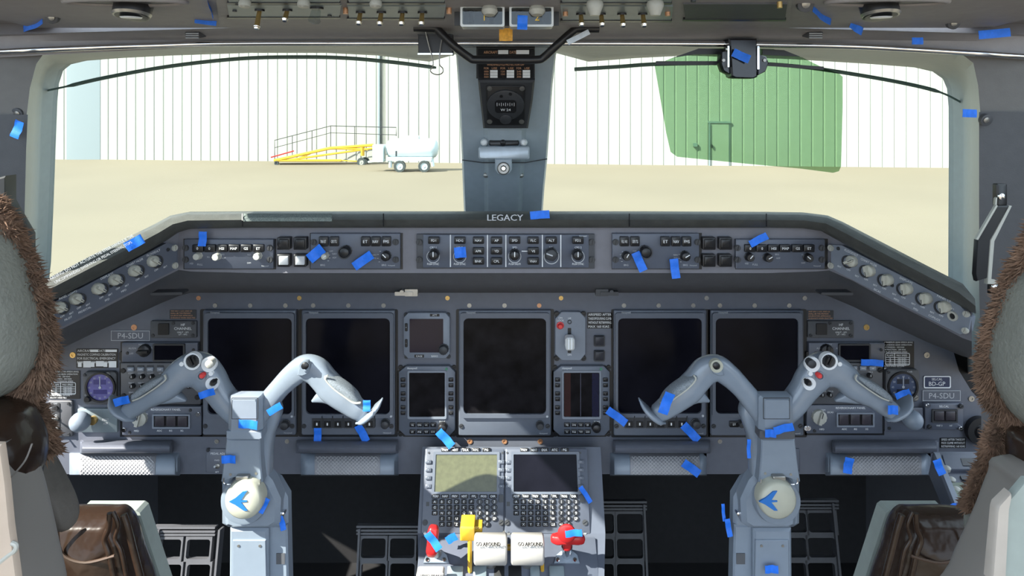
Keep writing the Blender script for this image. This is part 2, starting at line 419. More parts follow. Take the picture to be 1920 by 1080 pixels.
b = MB(); b.wbox(P(770, 297, YT+.4), (84*k, 1.0, 6*k)); b.tube([P(732, 299, YT), P(732, 314, YT)], .08, 6).tube([P(810, 299, YT), P(812, 312, YT)], .08, 6).tube([P(722, 300, YT+.4), P(690, 304, YT+.4)], .05, 6); b.build('chassis', TANKW, tk)
for x in (749, 795):
    for dy in (0, .95): wheel(tk, x, 312, 11, YT+dy, .2, TANKW)
MB().wbox(P(743, 288, YT-.06), (3*k, .05, 10*k)).build('ladder', DKPL, tk)

# ---------------------------------------------------------------- cockpit shell
CIN = [(52, 700), (58, 600), (68, 500), (72, 400), (76, 280), (79, 190), (82, 155), (90, 130), (105, 118), (135, 111), (200, 106), (300, 101), (450, 96), (600, 96), (700, 101), (800, 113), (850, 99), (957, 92), (1048, 97), (1108, 113), (1200, 106), (1300, 101), (1500, 108), (1650, 117), (1740, 124), (1775, 132), (1795, 146), (1803, 165), (1806, 200), (1806, 300), (1805, 400), (1804, 540), (1804, 600), (1804, 700)]
COUT = [(20, 700), (26, 600), (40, 500), (44, 400), (47, 280), (50, 215), (56, 165), (68, 120), (85, 96), (120, 90), (200, 88), (300, 86), (450, 84), (600, 84), (700, 84), (800, 84), (850, 84), (957, 84), (1048, 84), (1108, 84), (1200, 84), (1300, 86), (1500, 89), (1650, 93), (1740, 96), (1800, 99), (1825, 118), (1834, 160), (1838, 210), (1838, 300), (1838, 400), (1838, 540), (1840, 600), (1842, 700)]
def yin(x, y): return 1.52-.05*abs(x-957)/850 + (.10*(y-100)/450)
def yout(x, y): return 1.24-.10*(abs(x-957)/900)**2
row1 = [P(x, y, yin(x, y)) for x, y in CIN]; row0 = [P(x, y, yout(x, y)) for x, y in COUT]
mid = [a.lerp(c_, .45)+Vector((0, 0, 0)) for a, c_ in zip(row0, row1)]
row2 = [p+Vector((0, .05, 0)) for p in row1]
ctr = Vector((0, 1.3, 2.85))
row3 = [p+(p-Vector((0, p.y, 2.85))).normalized()*.10+Vector((0, .05, 0)) for p in row1]
struct('trim_1', MB().grid([row0, mid, row1, row2, row3]), FRAME, smooth=35)
# panes
for i, (x0, x1) in enumerate(((40, 905), (1010, 1850))):
    b = MB(); pts = [(x0, 640), (x0, 80), (x1, 80), (x1, 640)]
    f = [P(x, y, yin(x, y)+.035) for x, y in pts]; b.add(f+[p+Vector((0, .012, 0)) for p in f], [(0, 1, 2, 3), (7, 6, 5, 4), (0, 1, 5, 4), (1, 2, 6, 5), (2, 3, 7, 6), (3, 0, 4, 7)])
    struct('window_%d' % (i+1), b, GLASS, smooth=0)
# ceiling: front strip above the rail, and the lining rising aft
xs = list(range(-420, 2401, 60))
def yce(x): return 51+ (14*max(0, (abs(x-957)-480))/480 if abs(x-957) > 480 else 0)
def ypx(x, y, Y): return P(x, y, Y)
r_a = [P(x, 87+max(0, abs(x-957)-560)*.052, 1.22-.10*min(1, abs(x-957)/900)**2) for x in xs]
r_b = [P(x, 74+max(0, abs(x-957)-600)*.012, 1.20-.08*min(1, abs(x-957)/900)**2) for x in xs]
r_c = [P(x, yce(x)+3, 1.115) for x in xs]; r_d = [P(x, yce(x), 1.10) for x in xs]
struct('ceiling_front', MB().shell([r_a, r_b, r_c, r_d], (0, .06, .05)), TRIM, smooth=35)
SL = .06
def ceilz(Y): return P(960, 51, 1.10).z+SL*(1.10-Y)
def creq(x0, x1, Ys, name):
    b = MB(); b.shell([[Vector((x0+(x1-x0)*i/8, Y, z)) for i in range(9)] for Y, z in Ys], (0, 0, .05)); return struct(name, b, TRIM)
creq(-.76, .76, [(1.10, ceilz(1.10)-.001), (.85, ceilz(.85)), (.55, 3.19), (.28, 3.26)], 'ceiling')
creq(-1.02, 1.02, [(.28, 3.26), (.05, 3.32)], 'ceiling_aft')
for sg, nm in ((-1, 'left'), (1, 'right')):
    # front corner of the ceiling beside the added roof opening for sunlight, side walls, sill and aft wall
    b = MB(); a, c_ = sorted((sg*.74, sg*1.02)); b.wbox((sg*.88, 1.12, 3.155), (.30, .22, .04)); struct('ceiling_corner_'+nm, b, TRIM, smooth=0)
    b = MB()
    b.wbox((sg*1.03, .45, 2.25), (.06, .80, 1.0))            # low wall
    b.wbox((sg*1.03, .17, 3.02), (.06, .24, .60))           # aft of the side window
    b.wbox((sg*1.03, 1.40, 2.02), (.06, 1.1, .58))
    b.wbox((sg*1.03, 1.03, 2.85), (.06, .34, .44))
    struct('wall_'+nm, b, TRIMD, smooth=0)
    b = MB(); b.wbox((sg*1.03, .56, 2.92), (.012, .56, .36)); struct('window_'+('3' if sg < 0 else '4'), b, GLASS2, smooth=0)
    b = MB(); b.wbox((sg*.89, .66, 3.16), (.26, .72, .012)); struct('window_'+('5' if sg < 0 else '6'), b, GLASS2, smooth=0)  # unseen roof panes added, openings shaped to admit sun and fill light
    # inner trims between windshield frame and side wall
    O = [p for p, (x, y) in zip(row0, COUT) if (x < 90 if sg < 0 else x > 1790)]
    if sg > 0: O = O[::-1]
    up = [p for p in O if (p.z-EYE)/p.y*-F+HY <= 216]; lo = [p for p in O if (p.z-EYE)/p.y*-F+HY >= 205]
    for part, nme, m, dx in ((up, 'trim_2' if sg < 0 else 'trim_3', TRIM2, 0), (lo, 'trim_4' if sg < 0 else 'trim_5', TRIMD, .004)):
        if part is lo:
            part = [Vector((p.x, p.y, p.z)) for p in part]
            part.insert(0, part[0]+Vector((0, 0, -.45)))
        c1_ = [Vector((sg*(.93-.0*i), 1.09, p.z)) for i, p in enumerate(part)]; c2_ = [Vector((sg*.985, .86, p.z)) for p in part]; c3_ = [Vector((sg*1.0, .84, p.z)) for p in part]
        if part is lo or m is TRIMD: 
            part2 = [p+Vector((-sg*.006, -.006, 0)) for p in part]; c1_ = [p+Vector((-sg*.006, -.006, 0)) for p in c1_]
        else: part2 = part
        struct(nme, MB().shell([part2, c1_, c2_], (sg*.01, .012, 0)), m, smooth=35)
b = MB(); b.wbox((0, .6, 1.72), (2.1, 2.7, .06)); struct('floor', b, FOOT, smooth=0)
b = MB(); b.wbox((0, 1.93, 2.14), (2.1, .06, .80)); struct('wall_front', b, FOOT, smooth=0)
b = MB(); b.wbox((0, 1.70, 2.56), (2.0, .54, .04)); struct('trim_6', b, DKPL, smooth=0)
for sg in (-1, 1):
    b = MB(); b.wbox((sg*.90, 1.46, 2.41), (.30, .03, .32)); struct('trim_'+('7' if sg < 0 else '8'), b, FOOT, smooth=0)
# dark curved rails along the panes
for nm, pts in (('left', [(78, 172), (125, 162), (200, 145), (320, 124), (450, 110), (560, 107), (650, 109), (740, 117), (818, 127)]), ('right', [(1077, 130), (1160, 125), (1240, 120), (1400, 119), (1500, 125), (1600, 139), (1700, 157), (1763, 173), (1804, 193)])):
    q = cmr(pts, 5); b = MB(); rr = [.0042 if 130 < x < 815 or 1075 < x < 1760 else .0022 for x, y in q]
    b.tube([P(x, y, 1.50) for x, y in q], rr, 8)
    tag(b.build('windshield_rail', GREENR), 'thin dark green curved strip arching across the top of the %s windshield' % nm, 'rail')
# chrome rail
q = cmr([(-60, 101), (0, 97), (100, 92), (200, 88), (300, 85), (400, 82), (600, 81), (960, 81), (1300, 82), (1450, 84), (1600, 87), (1700, 92), (1800, 98), (1920, 106), (1990, 110)], 5)
b = MB(); b.tube([P(x, y, 1.19-.08*min(1, abs(x-957)/900)**2) for x, y in q], .0048, 12)
tag(b.build('chrome_rail', CHROME), 'polished chrome rail running across the whole header', 'rail')
# ---------------------------------------------------------------- centre post
post = thing('windshield_post', 'blue grey centre post between the two windshields', 'post', tuple(P(948, 395, 1.66)))
st_ = [(60, 850, 1050, 1.32), (100, 855, 1043, 1.35), (160, 859, 1036, 1.38), (230, 863, 1031, 1.43), (300, 866, 1026, 1.49), (350, 868, 1021, 1.55), (420, 871, 1016, 1.62)]
rows = []
for y, a, c_, Y in st_:
    w = c_-a; rows.append([P(a, y, Y+.10), P(a, y, Y+.02), P(a+3, y, Y), P(a+w*.26, y, Y-.010), P(a+w*.31, y, Y-.028), P(a+w*.36, y, Y-.032), P(a+w*.64, y, Y-.032), P(a+w*.69, y, Y-.028), P(a+w*.74, y, Y-.010), P(c_-3, y, Y), P(c_, y, Y+.02), P(c_, y, Y+.10)])
MB().shell(rows, (0, .03, 0)).build('post_body', POST, post, smooth=25)
def strip(pts, w, name, m, root): MB().tube(pts, w, 6).build(name, m, root)
for x0, x1 in ((867, 1026),):
    strip([P(867, 300, 1.468), P(905, 305, 1.455), P(985, 305, 1.455), P(1026, 298, 1.468)], .0012, 'seam', DKPL, post)
fp = Fr(P(948, 200, 1.365), X3, Vector((0, -.75, 1)))
pan = MB(fp); pan.poly([(893, 90), (1003, 90), (1003, 148), (893, 148)], -.03, .005, .001); pan.build('upper_panel', DKPL, post)
fp2 = fp
comp = thing('standby_compass', 'black magnetic compass in a tapered housing on the centre post', 'compass', tuple(fp.at(948, 245)))
b = MB(fp); b.poly([(896, 152), (1003, 152), (999, 190), (990, 243), (906, 243), (900, 190)], -.045, .014, .004); b.build('housing', DKPL, comp)
b = MB(fp); b.cbox(948, 199, 72, 74, .014, .0175, 6, .0008); b.build('mount_plate', BLACK, comp)
b = MB(fp); b.lathe(948, 199, [(35, .0175), (35, .021), (32, .0225)], 32); b.build('bezel', DKPL, comp)
b = MB(fp); b.cbox(948, 200, 40, 24, .0225, .0232, 6); wn_ = b.build('window', BLACK, comp)
b = MB(fp); b.text('W 24', 948, 206, 6, .0234)
for i in range(-4, 5): b.cbox(948+i*4, 196, .8, 4 if i % 2 else 6, .0233, .0237)
b.build('compass_card', WHITE, wn_)
for x, y in ((918, 167), (979, 167), (918, 229), (978, 229)): MB(fp).lathe(x, y, [(5, .017), (5, .019), (2, .0195)], 12).build('screw', STEEL, comp)
for x, y in ((940, 181), (957, 177)): MB(fp).cyl(x, y, 3.2, .02, .0235, 10).build('adjuster', BLACK, comp)
MB(fp).lathe(948, 225, [(11, .02), (11, .026), (9, .027)], 20).build('lamp_cap', DKPL, comp)
# correction card
pc = thing('correction_card', 'black compass correction card with white boxes above the compass', 'placard', tuple(fp.at(948, 148, .006)))
b = MB(fp); b.box(897, 93, 1001, 147, .005, .0065, 2); b.build('card', BLACK, pc)
b = MB(fp); b.text('AIRCRAFT', 920, 98, 6, .0066, maxw=26); b.text('DATE', 962, 98, 6, .0066, maxw=13); b.text('WINDSHIELD ICE PROTECTION OFF', 948, 121, 5, .0066, maxw=70)
for i, x in enumerate((912, 943, 973)): b.text('FOR', x, 128, 5, .0066, maxw=9); b.text('USE', x+15, 128, 5, .0066, maxw=10)
for i, x in enumerate((912, 943, 973)):
    for j, s in enumerate((('000', '030', '060'), ('120', '150', ''), ('240', '270', '300'))[i]): b.text(s or '.', x, 134+j*5, 4.2, .0066, maxw=9)
b.build('lettering', AMBL, pc)
b = MB(fp); b.box(934, 94, 953, 101.5, .0065, .0069); b.box(968, 94, 992, 101.5, .0065, .0069)
for x in (926, 957, 987):
    for j in range(3): b.box(x-7, 131.6+j*5, x+7, 136+j*5, .0065, .0069)
b.build('white_box', WHITE, pc)
# eye position indicator
ep = thing('eye_position_indicator', 'silver bracket with two white balls and one black ball below the compass', 'indicator', tuple(P(944, 300, 1.44)))
fe = Fr(P(948, 280, 1.43), X3, Z3)
b = MB(fe); b.cbox(945, 287, 96, 24, -.03, .012, 4, .003); b.build('bracket', CHROME if 0 else mat('bracket_silver', (.50, .56, .62), .35, .3), ep)
b = MB(fe); b.cbox(945, 268, 56, 10, -.03, .006, 2, .002); b.build('ball_shelf', BLACK, ep)
for x, m in ((908, WHITE), (982, WHITE), (943, BLACK)): MB(fe).lathe(x, 267, [(.5, -.012), (4.5, -.010), (7, -.004), (7, .002), (4.5, .008), (.5, .010)], 16, wf=0).build('ball', m, ep)
lt = thing('post_latch', 'round silver keyed latch on a rounded plate below the silver bracket', 'latch', tuple(P(944, 325, 1.44)))
b = MB(fe); b.poly([(928, 298), (960, 298), (960, 318), (956, 326), (944, 329), (932, 326), (928, 318)], -.05, .013, .002); b.build('plate', POST, lt)
b = MB(fe); b.lathe(944, 316, [(12, .013), (12, .017), (10, .019)], 24); b.build('collar', STEEL, lt)
b = MB(fe); b.lathe(944, 316, [(6, .019), (6, .026), (4, .028)], 8); b.build('nut', CHROME, lt)
for x in (911, 977): MB(Fr(P(948, 328, 1.505), X3, Z3)).lathe(x, 329, [(5, -.02), (5, .004), (2, .006)], 12).build('screw', STEEL, post)

# ---------------------------------------------------------------- generic device pieces
FM = Fr((0, 1.40, EYE), X3, Z3); FG = Fr((0, 1.20, EYE), X3, Z3)
class Dev:
    def __init__(s, name, label, cat, fr, x, y, group=None, w=0):
        s.fr = fr; s.r = thing(name, label, cat, tuple(fr.at(x, y, w)), group)
    def b(s, name, m, x0, y0, x1, y1, w0, w1, r=0, ch=0, parent=None, **k):
        return MB(s.fr).box(x0, y0, x1, y1, w0, w1, r, ch).build(name, m, parent or s.r, **k)
    def lab(s, items, w, m=None, name='lettering', parent=None):
        q = MB(s.fr)
        for it in items: q.text(it[0], it[1], it[2], it[3], w, rot=it[5] if len(it) > 5 else 0, maxw=it[4] if len(it) > 4 else None)
        return q.build(name, m or WHITE, parent or s.r, smooth=0)
    def knob(s, x, y, r, h, w, m=BLACK, ptr=WHITE, a=90, cap=.8, name='knob', flute=.08, n=24):
        k = MB(s.fr).lathe(x, y, [(r*1.12, w), (r*1.12, w+.0015), (r, w+.002), (r*.95, w+h-.001), (r*cap, w+h)], n, flute=flute).build(name, m, s.r, smooth=50)
        if ptr is not None:
            ca, sa = math.cos(math.radians(a)), math.sin(math.radians(a)); u, v = s.fr.uv(x, y, w+h); kk = s.fr.t/F
            q = MB(s.fr); pts = [(u+(d*ca-e*sa)*kk, v+(d*sa+e*ca)*kk) for d, e in ((-.2*r, -.09*r), (r*cap, -.09*r), (r*cap, .09*r), (-.2*r, .09*r))]
            q.prism_uv(pts, w+h-.0002, w+h+.0004); q.build('pointer', ptr, k)
        return k
    def barknob(s, x, y, r, w, m=KNOB, a=45, ring=None):
        """round knob with a raised pointer bar"""
        k = MB(s.fr).lathe(x, y, [(r, w), (r*.98, w+.007), (r*.82, w+.0085)], 24, wf=w+.015, flute=.05).build('knob', m, s.r, smooth=50)
        u, v = s.fr.uv(x, y, w+.015); kk = s.fr.t/F; ca, sa = math.cos(math.radians(a)), math.sin(math.radians(a))
        pts = [(u+(d*ca-e*sa)*r*kk, v+(d*sa+e*ca)*r*kk) for d, e in ((-.85, -.22), (.75, -.22), (.95, 0), (.75, .22), (-.85, .22))]
        MB(s.fr).prism_uv(pts, w+.008, w+.015, .0008).build('pointer_bar', m, k)
        pts = [(u+(d*ca-e*sa)*r*kk, v+(d*sa+e*ca)*r*kk) for d, e in ((.1, -.06), (.85, -.06), (.85, .06), (.1, .06))]
        MB(s.fr).prism_uv(pts, w+.0149, w+.0153).build('pointer_line', DKPL, k)
        return k
    def screw(s, x, y, r, w, m=STEEL, a=30, name='screw', base=True):
        q = MB(s.fr); u, v = s.fr.uv(x, y, w); kk = s.fr.t/F; n = 8; t0 = math.radians(a)
        q.lathe(x, y, [(r, w-.003), (r, w+.0006)], 14, wf=w)
        for side in (0, math.pi):
            pts = [(u+.82*r*kk*math.cos(t0+side+.2+(math.pi-.4)*i/n), v+.82*r*kk*math.sin(t0+side+.2+(math.pi-.4)*i/n)) for i in range(n+1)]
            q.prism_uv(pts, w, w+.002)
        return q.build(name, m, s.r)
    def btn(s, x, y, w_, h_, w, d=.004, m=BLACK, t=None, r=1.5, name='button', tm=WHITE):
        o = MB(s.fr).cbox(x, y, w_, h_, w-.002, w+d, r, .0008).build(name, m, s.r)
        if t: s.lab([(t, x, y, min(h_*.36, 6), w_*.62)], w+d, tm, 'legend', o)
        return o
    def toggle(s, x, y, w, L=.012, m=CHROME, up=1, r=3):
        o = MB(s.fr).lathe(x, y, [(r*1.6, w), (r*1.6, w+.002), (r, w+.003)], 10).build('toggle_switch', STEEL, s.r)
        a = s.fr.at(x, y, w+.002); e = a+s.fr.W*L+s.fr.V*L*.5*up; MB().tube([a, a.lerp(e, .8), e], [.0012, .0018, .0022], 8).build('toggle', m, o); return o

# ---------------------------------------------------------------- main instrument panel
ip = thing('instrument_panel', 'wide blue grey main instrument panel below the glareshield', 'instrument panel', tuple(FM.at(957, 890)))
b = MB(FM); b.poly([(40, 700), (90, 664), (185, 620), (300, 565), (357, 535), (1660, 535), (1740, 590), (1785, 650), (1798, 695), (1822, 734), (1858, 772), (1905, 850), (1905, 889), (40, 889)], -.006, 0, .0); b.build('panel_plate', PANEL, ip)
def scr(x, y, m=STEEL, r=4.2):
    MB(FM).ring(x, y, r*.45, r, -.001, .0015, 12).cyl(x, y, r*.46, -.001, .0004, 8).build('screw', m, ip)
for x in (403, 469, 535, 587, 653, 719, 1170, 1235, 1300, 1350, 1415, 1480): scr(x, 573)
for x, m in ((880, STEEL), (946, STEEL), (1011, COPPER)): scr(x, 573, m)
for x, m in ((372, COPPER), (561, BRASS), (839, BRASS), (1052, BRASS), (1325, STEEL), (1509, STEEL)): scr(x, 559, m)
for x in (881, 946, 1013): scr(x, 828, COPPER, 5)
for x in (406, 538, 1350): scr(x, 828)
for x, y, m in ((251, 614, COPPER), (136, 666, BRASS), (1738, 666, STEEL), (1625, 614, BRASS), (1822, 748, STEEL)): scr(x, y, m, 5.5)

def knobdark(d, x, y, r, w=.012): d.knob(x, y, r, .012, w, DKPL, None)
def du(box, scrn, kind, label, smudge=False):
    x0, y0, x1, y1 = box; d = Dev('display_unit', label, 'display', FM, (x0+x1)/2, y1, 'large display units')
    d.b('gap_shadow', BLACK, x0-5, y0-2, x1+6, y1+3, 0, .0012, 3); d.b('housing', BEZEL, x0, y0, x1, y1, 0, .010, 3, .0015)  # black sheet behind the housing paints the shadow around the unit
    MB(FM).hole((x0+3, y0+5, x1-3, scrn[3]+7), scrn, .008, .016, 5, 9).build('bezel', BEZEL, d.r)
    d.b('screen', SCREEN2 if smudge else SCREEN, scrn[0]-1, scrn[1]-1, scrn[2]+1, scrn[3]+1, .009, .0112, 8)
    d.lab([('Honeywell', x0+23, y0+4.5, 4, 17)], .0161, GREYL); 
    d.lab([('Honeywell', x1-14, y1-4, 3, 15)], .0101, GREYL)
    for x in (x0+5, x1-6): d.screw(x, 799, 4.5, .010, DKPL)
    if kind == 'slots':
        n0 = x0+29
        for i in range(6):
            x = n0+i*19.7
            MB(FM).hole((x-9, 781, x+9, 803), (x-6.5, 789, x+6.5, 801), .010, .0135, 1, 1).build('slot_frame', DKPL, d.r)
            w = d.b('rocker', BLACK, x-6, 790, x+6, 800, .008, .0115, 1); d.b('rocker_mark', WHITE, x-1.3, 793, x+1.3, 798, .0115, .0119, parent=w)
            MB(FM).cbox(x+9.8, 791, 1.6, 22, .010, .016).build('divider', DKPL, d.r)
        knobdark(d, x0+156, 798, 8)
    elif kind == 'knob':
        d.btn(x1-41, 797, 17, 11, .010, t='BRG'); knobdark(d, x1-22, 800, 8)
    elif kind == 'knobL':
        d.btn(x0+44, 796, 17, 11, .010, t='ET'); knobdark(d, x0+59, 798, 6)
    else: knobdark(d, x1-20, 801, 7)
    MB(FM).cyl(x1-7, scrn[3]+4, 2.2, .015, .018, 8).build('light_sensor', GREYL, d.r)
    return d
du((380, 582, 554, 816), (389, 597, 547, 777), 'knob', 'leftmost large dark display screen, partly behind the left yoke')
du((565, 582, 740, 816), (573, 597, 731, 777), 'slots', 'large dark display right of the leftmost one, behind the sunlit yoke grip')
du((860, 582, 1033, 817), (869, 597, 1024, 777), 'plain', 'centre large display with a dusty black screen and blank lower strip', True)
du((1151, 582, 1325, 817), (1159, 597, 1316, 776), 'slots', 'large dark display right of centre with six rocker switches below')
du((1333, 582, 1507, 817), (1342, 597, 1497, 776), 'knobL', 'rightmost large dark display screen behind the right yoke')

# standby instrument
d = Dev('standby_display', 'small square standby display with a knob at its lower right corner', 'display', FM, 800, 673)
b = MB(FM); b.poly([(765, 587), (835, 587), (843, 596), (843, 664), (835, 672), (765, 672), (757, 664), (757, 596)], 0, .012, .001); b.build('bezel', MODLT, d.r)
d.b('screen', mat('purple_black_screen', (.012, .008, .022), .1, spec=.3), 768, 598, 831, 661, .011, .0128, 1)
for y in (614, 644): d.btn(761.5, y, 5, 15, .012, .002)
d.b('legend_block', BLACK, 806, 588.5, 824, 593.5, .012, .0124); d.b('legend_block', BLACK, 777, 665, 795, 670.5, .012, .0124)
d.lab([('ATT', 815, 591, 3.4, 12), ('CAGE', 786, 667.8, 3.4, 14), ('BARO', 815, 667.8, 3.6, 12), ('+', 761.5, 614, 3), ('-', 761.5, 644, 3)], .0142)
d.knob(831, 658, 9, .013, .012, DKPL, None)
for x, y in ((761, 590), (840, 590), (762, 669), (841, 669)): d.screw(x, y, 4, .002, DKPL)
def rmu(dx, label, tint):
    d = Dev('radio_tuning_unit', label, 'radio unit', FM, 800+dx, 817, 'radio tuning units')
    P_ = [(762, 687), (842, 687), (853, 698), (853, 806), (843, 817), (760, 817), (748, 806), (748, 698)]
    MB(FM).poly([(x+dx, y) for x, y in P_], 0, .012, .001).build('bezel', BEZEL, d.r)
    MB(FM).poly([(x+dx+(3 if x > 800 else -3), y+(2 if y > 750 else -2)) for x, y in P_], 0, .0012).build('gap_shadow', BLACK, d.r)  # oversized black sheet stands in for shade around the bezel
    MB(FM).hole((764+dx, 695, 837+dx, 786), (767+dx, 699, 834+dx, 782), .012, .0145, 3, 2).build('screen_rim', MODLT, d.r)
    d.b('screen', SCREEN2, 766+dx, 698, 835+dx, 783, .011, .0126, 1)
    if tint:
        d.b('screen_strip', mat('reddish_screen_strip', (.028, .008, .008), .1), 768+dx, 700, 780+dx, 781, .0126, .0129); d.b('screen_strip', mat('bluish_screen_strip', (.006, .007, .030), .1), 820+dx, 700, 833+dx, 781, .0126, .0129)
        d.b('screen_line', mat('grey_screen_line', (.06, .06, .09), .2), 798+dx, 700, 799.3+dx, 781, .0126, .0129)
    for y in (712.5, 723, 738.5, 749, 764.5, 775):
        for x in (755.5, 845.5): d.btn(x+dx, y, 9, 7, .012, .003, t='-', r=1)
    for j, y in enumerate((797, 810)):
        for x, t in zip((773.4, 786.7, 799.3, 812), (('SQ', 'DME', '1/2', 'ID'), ('ST', 'PGE', 'TST', 'DIM'))[j]): d.btn(x+dx, y, 11, 8, .012, .003, t=t, r=1)
    d.knob(829+dx, 805, 8.5, .014, .012, BLACK, None); d.lab([('TUNE', 829+dx, 791, 3.6, 11), ('Honeywell', 773+dx, 691, 4, 18)], .0122, WHITE)
    MB(FM).cyl(837+dx, 692, 2.6, .012, .013, 10).build('indicator_lamp', mat('green_lamp' if not dx else 'dark_lamp', (.05, .20, .12), .3), d.r)
    for x, y in ((751, 689), (851, 689), (751, 814), (851, 814)): d.screw(x+dx, y, 4.5, .002, BLACK)
rmu(0, 'radio tuning unit left of the centre display with blue tape on its knob', False)
rmu(290, 'radio tuning unit right of the centre display with vertical faint lines', True)
# landing gear panel
d = Dev('landing_gear_panel', 'light grey landing gear panel with white lever and red button', 'control panel', FM, 1069, 676)
b = MB(FM); b.poly([(1041, 598), (1053, 585), (1087, 585), (1098, 596), (1098, 664), (1088, 676), (1053, 676), (1041, 664)], -.01, .010, .001); b.build('plate', MODLT, d.r)
d.b('slot', BLACK, 1064.5, 615, 1071, 662, .010, .0106, 1)
MB(FM).lathe(1051, 613, [(7, .010), (7, .012), (5, .013), (5, .018), (3.5, .020)], 16).build('lock_release_button', REDB, d.r, label='round red button')
h = MB(FM).cbox(1069, 646, 17, 24, .016, .038, 5, .003).build('lever_handle', WHITE, d.r, label='white wheel-shaped lever handle')
MB(FM).cyl(1069, 646, 2.5, .006, .02, 8).build('lever_shaft', STEEL, d.r)
for i in range(3): MB(FM).cbox(1063.5+i*5.5, 646, 1.2, 22, .0375, .0385).build('ridge', KNOB, h)
d.lab([('DN', 1051, 596, 3.6), ('LOCK', 1051, 601, 3.6), ('REL', 1051, 606, 3.6), ('UP', 1068, 597, 3.6), ('DN', 1068, 665, 3.6)], .0102)
MB(FM).ring(1068, 604, 2.5, 4, .010, .012).build('indicator', DKPL, d.r)
for x, y in ((1044, 589), (1094, 589), (1044, 672), (1094, 672)): d.screw(x, y, 5, .006, BLACK)
for y, s in ((640, 'upper'), (668, 'lower')):
    d = Dev('annunciator_button', '%s of two square dark buttons beside the landing gear lever' % s, 'button', FM, 1124, y, 'square buttons beside the gear lever')
    d.b('rim', DKPL, 1114, y-10, 1134, y+10, 0, .006, 2); d.b('cap', mat('dark_cap', (.03, .03, .038), .5), 1116, y-8, 1132, y+8, .006, .011, 1, .001)
def placard(label, x0, y0, x1, y1, lines, fr=FM, bgm=BLACK, lm=WHITE, w=.0, extra=None, name='placard', border=False, hgt=None):
    d = Dev(name, label, 'placard', fr, (x0+x1)/2, y1, w=w)
    d.b('plate', bgm, x0, y0, x1, y1, w-.0005, w+.0012, 1)
    q = MB(fr); n = len(lines); hh = (y1-y0)/n
    for i, t in enumerate(lines):
        if t: q.text(t, x0+2+0*(x1-x0), y0+hh*(i+.5), hgt or hh*.62, w+.0013, maxw=(x1-x0)*.92, align='l')
    if border: q.hole((x0+1.5, y0+1.5, x1-1.5, y1-1.5), (x0+3, y0+3, x1-3, y1-3), w+.0012, w+.0016, 2, 2)
    if extra: extra(q, w+.0013)
    q.build('lettering', lm, d.r, smooth=0); return d
placard('black placard with pale airspeed warning text beside the landing gear panel', 1101, 586, 1148, 616, ['AIRSPEED AFTER', 'TAKEOFF/DURING CLIMB', 'WITHOUT RETRIMMING', 'MAX 160 KIAS'])
OR = ['VHF NAV 1 LOC AND GS', 'SHALL BE THE PRIMARY', 'SOURCE FOR APPROACH', 'GUIDANCE WHEN SELECTED']
placard('small orange lettered placard above the left HF channel switch', 318, 581, 368, 598, OR, bgm=DKPL, lm=AMBL)
placard('small orange lettered placard above the right HF channel switch', 1514, 582, 1563, 599, OR, bgm=DKPL, lm=AMBL)
def cardlines(q, w):
    q.box(146, 669, 219, 670, w, w+.0003)
    for i in range(3):
        q.box(150+i*24, 675, 163+i*24, 688, w-.0001, w+.0003)
d = placard('black compass calibration placard for electrical emergency with white boxes', 143, 654, 221, 690, ['AIRCRAFT      DATE', 'MAGNETIC COMPASS CALIBRATION', 'FOR ELECTRICAL EMERGENCY', 'FOR USE FOR USE FOR USE', ''], extra=None)
b = MB(FM); b.box(169, 655.5, 184, 660, .0012, .0016); b.box(198, 655.5, 219, 660, .0012, .0016)
for i in range(3): b.box(156+i*24, 677, 170+i*24, 687 if i == 1 else 689, .0012, .0016); b.box(146+i*24, 679, 153+i*24, 688, .0012, .0015)
b.build('white_box', WHITE, d.r)
SP = ['1 MAXIMUM GEAR SPEEDS (KIAS)', '2 LANDING GEAR OPERATION', '  EXTENSION - 250 KIAS', '  RETRACTION - 200 KIAS', '3 FLAP EXTENSION SPEED', '', '', '', '', '', '4 MAX SPEED 250 KIAS', '  BELOW 10000 FEET']
def speedcard(x0, y0, label):
    def ex(q, w):
        q.hole((x0+4, y0+22, x0+50, y0+45), (x0+5, y0+23, x0+49, y0+44), w-.0001, w+.0003, 3, 2); q.box(x0+21, y0+22, x0+22, y0+45, w-.0001, w+.0003)
        for j in range(4): q.box(x0+4, y0+30+j*4, x0+50, y0+30.7+j*4, w-.0001, w+.0003)
        q.text('FLAPS', x0+13, y0+26.5, 3.6, w, maxw=12); q.text('MAX SPEED', x0+35, y0+26.5, 3.6, w, maxw=20)
        for j, (a, c_) in enumerate((('9', '250'), ('18', '200'), ('22', '200'), ('45', '145'))): q.text(a, x0+13, y0+32.5+j*4, 3.2, w); q.text(c_+' KIAS', x0+35, y0+32.5+j*4, 3.2, w, maxw=20)
    placard(label, x0, y0, x0+58, y0+53, SP, extra=ex)
speedcard(92, 695, 'black speed limits placard left of the purple faced clock')
speedcard(1656, 640, 'black speed limits placard above the right clock')
def plate(label, x0, y0, x1, y1, t, h):
    d = Dev('registration_plate', label, 'sign', FM, (x0+x1)/2, y1, 'engraved aircraft registration plates'); d.b('plate', PANEL, x0, y0, x1, y1, 0, .0015, 1)
    MB(FM).hole((x0, y0, x1, y1), (x0+1, y0+1, x1-1, y1-1), .0015, .0018).build('border', GREYL, d.r)
    d.lab([(t, (x0+x1)/2, (y0+y1)/2, h, (x1-x0)*.72)], .0016, GREYL)
plate('engraved P4-SDU plate at the upper left end of the panel', 208, 620, 281, 639, 'P4-SDU', 11)
plate('engraved P4-SDU plate under the SELCAL plate on the right', 1730, 732, 1801, 752, 'P4-SDU', 11)
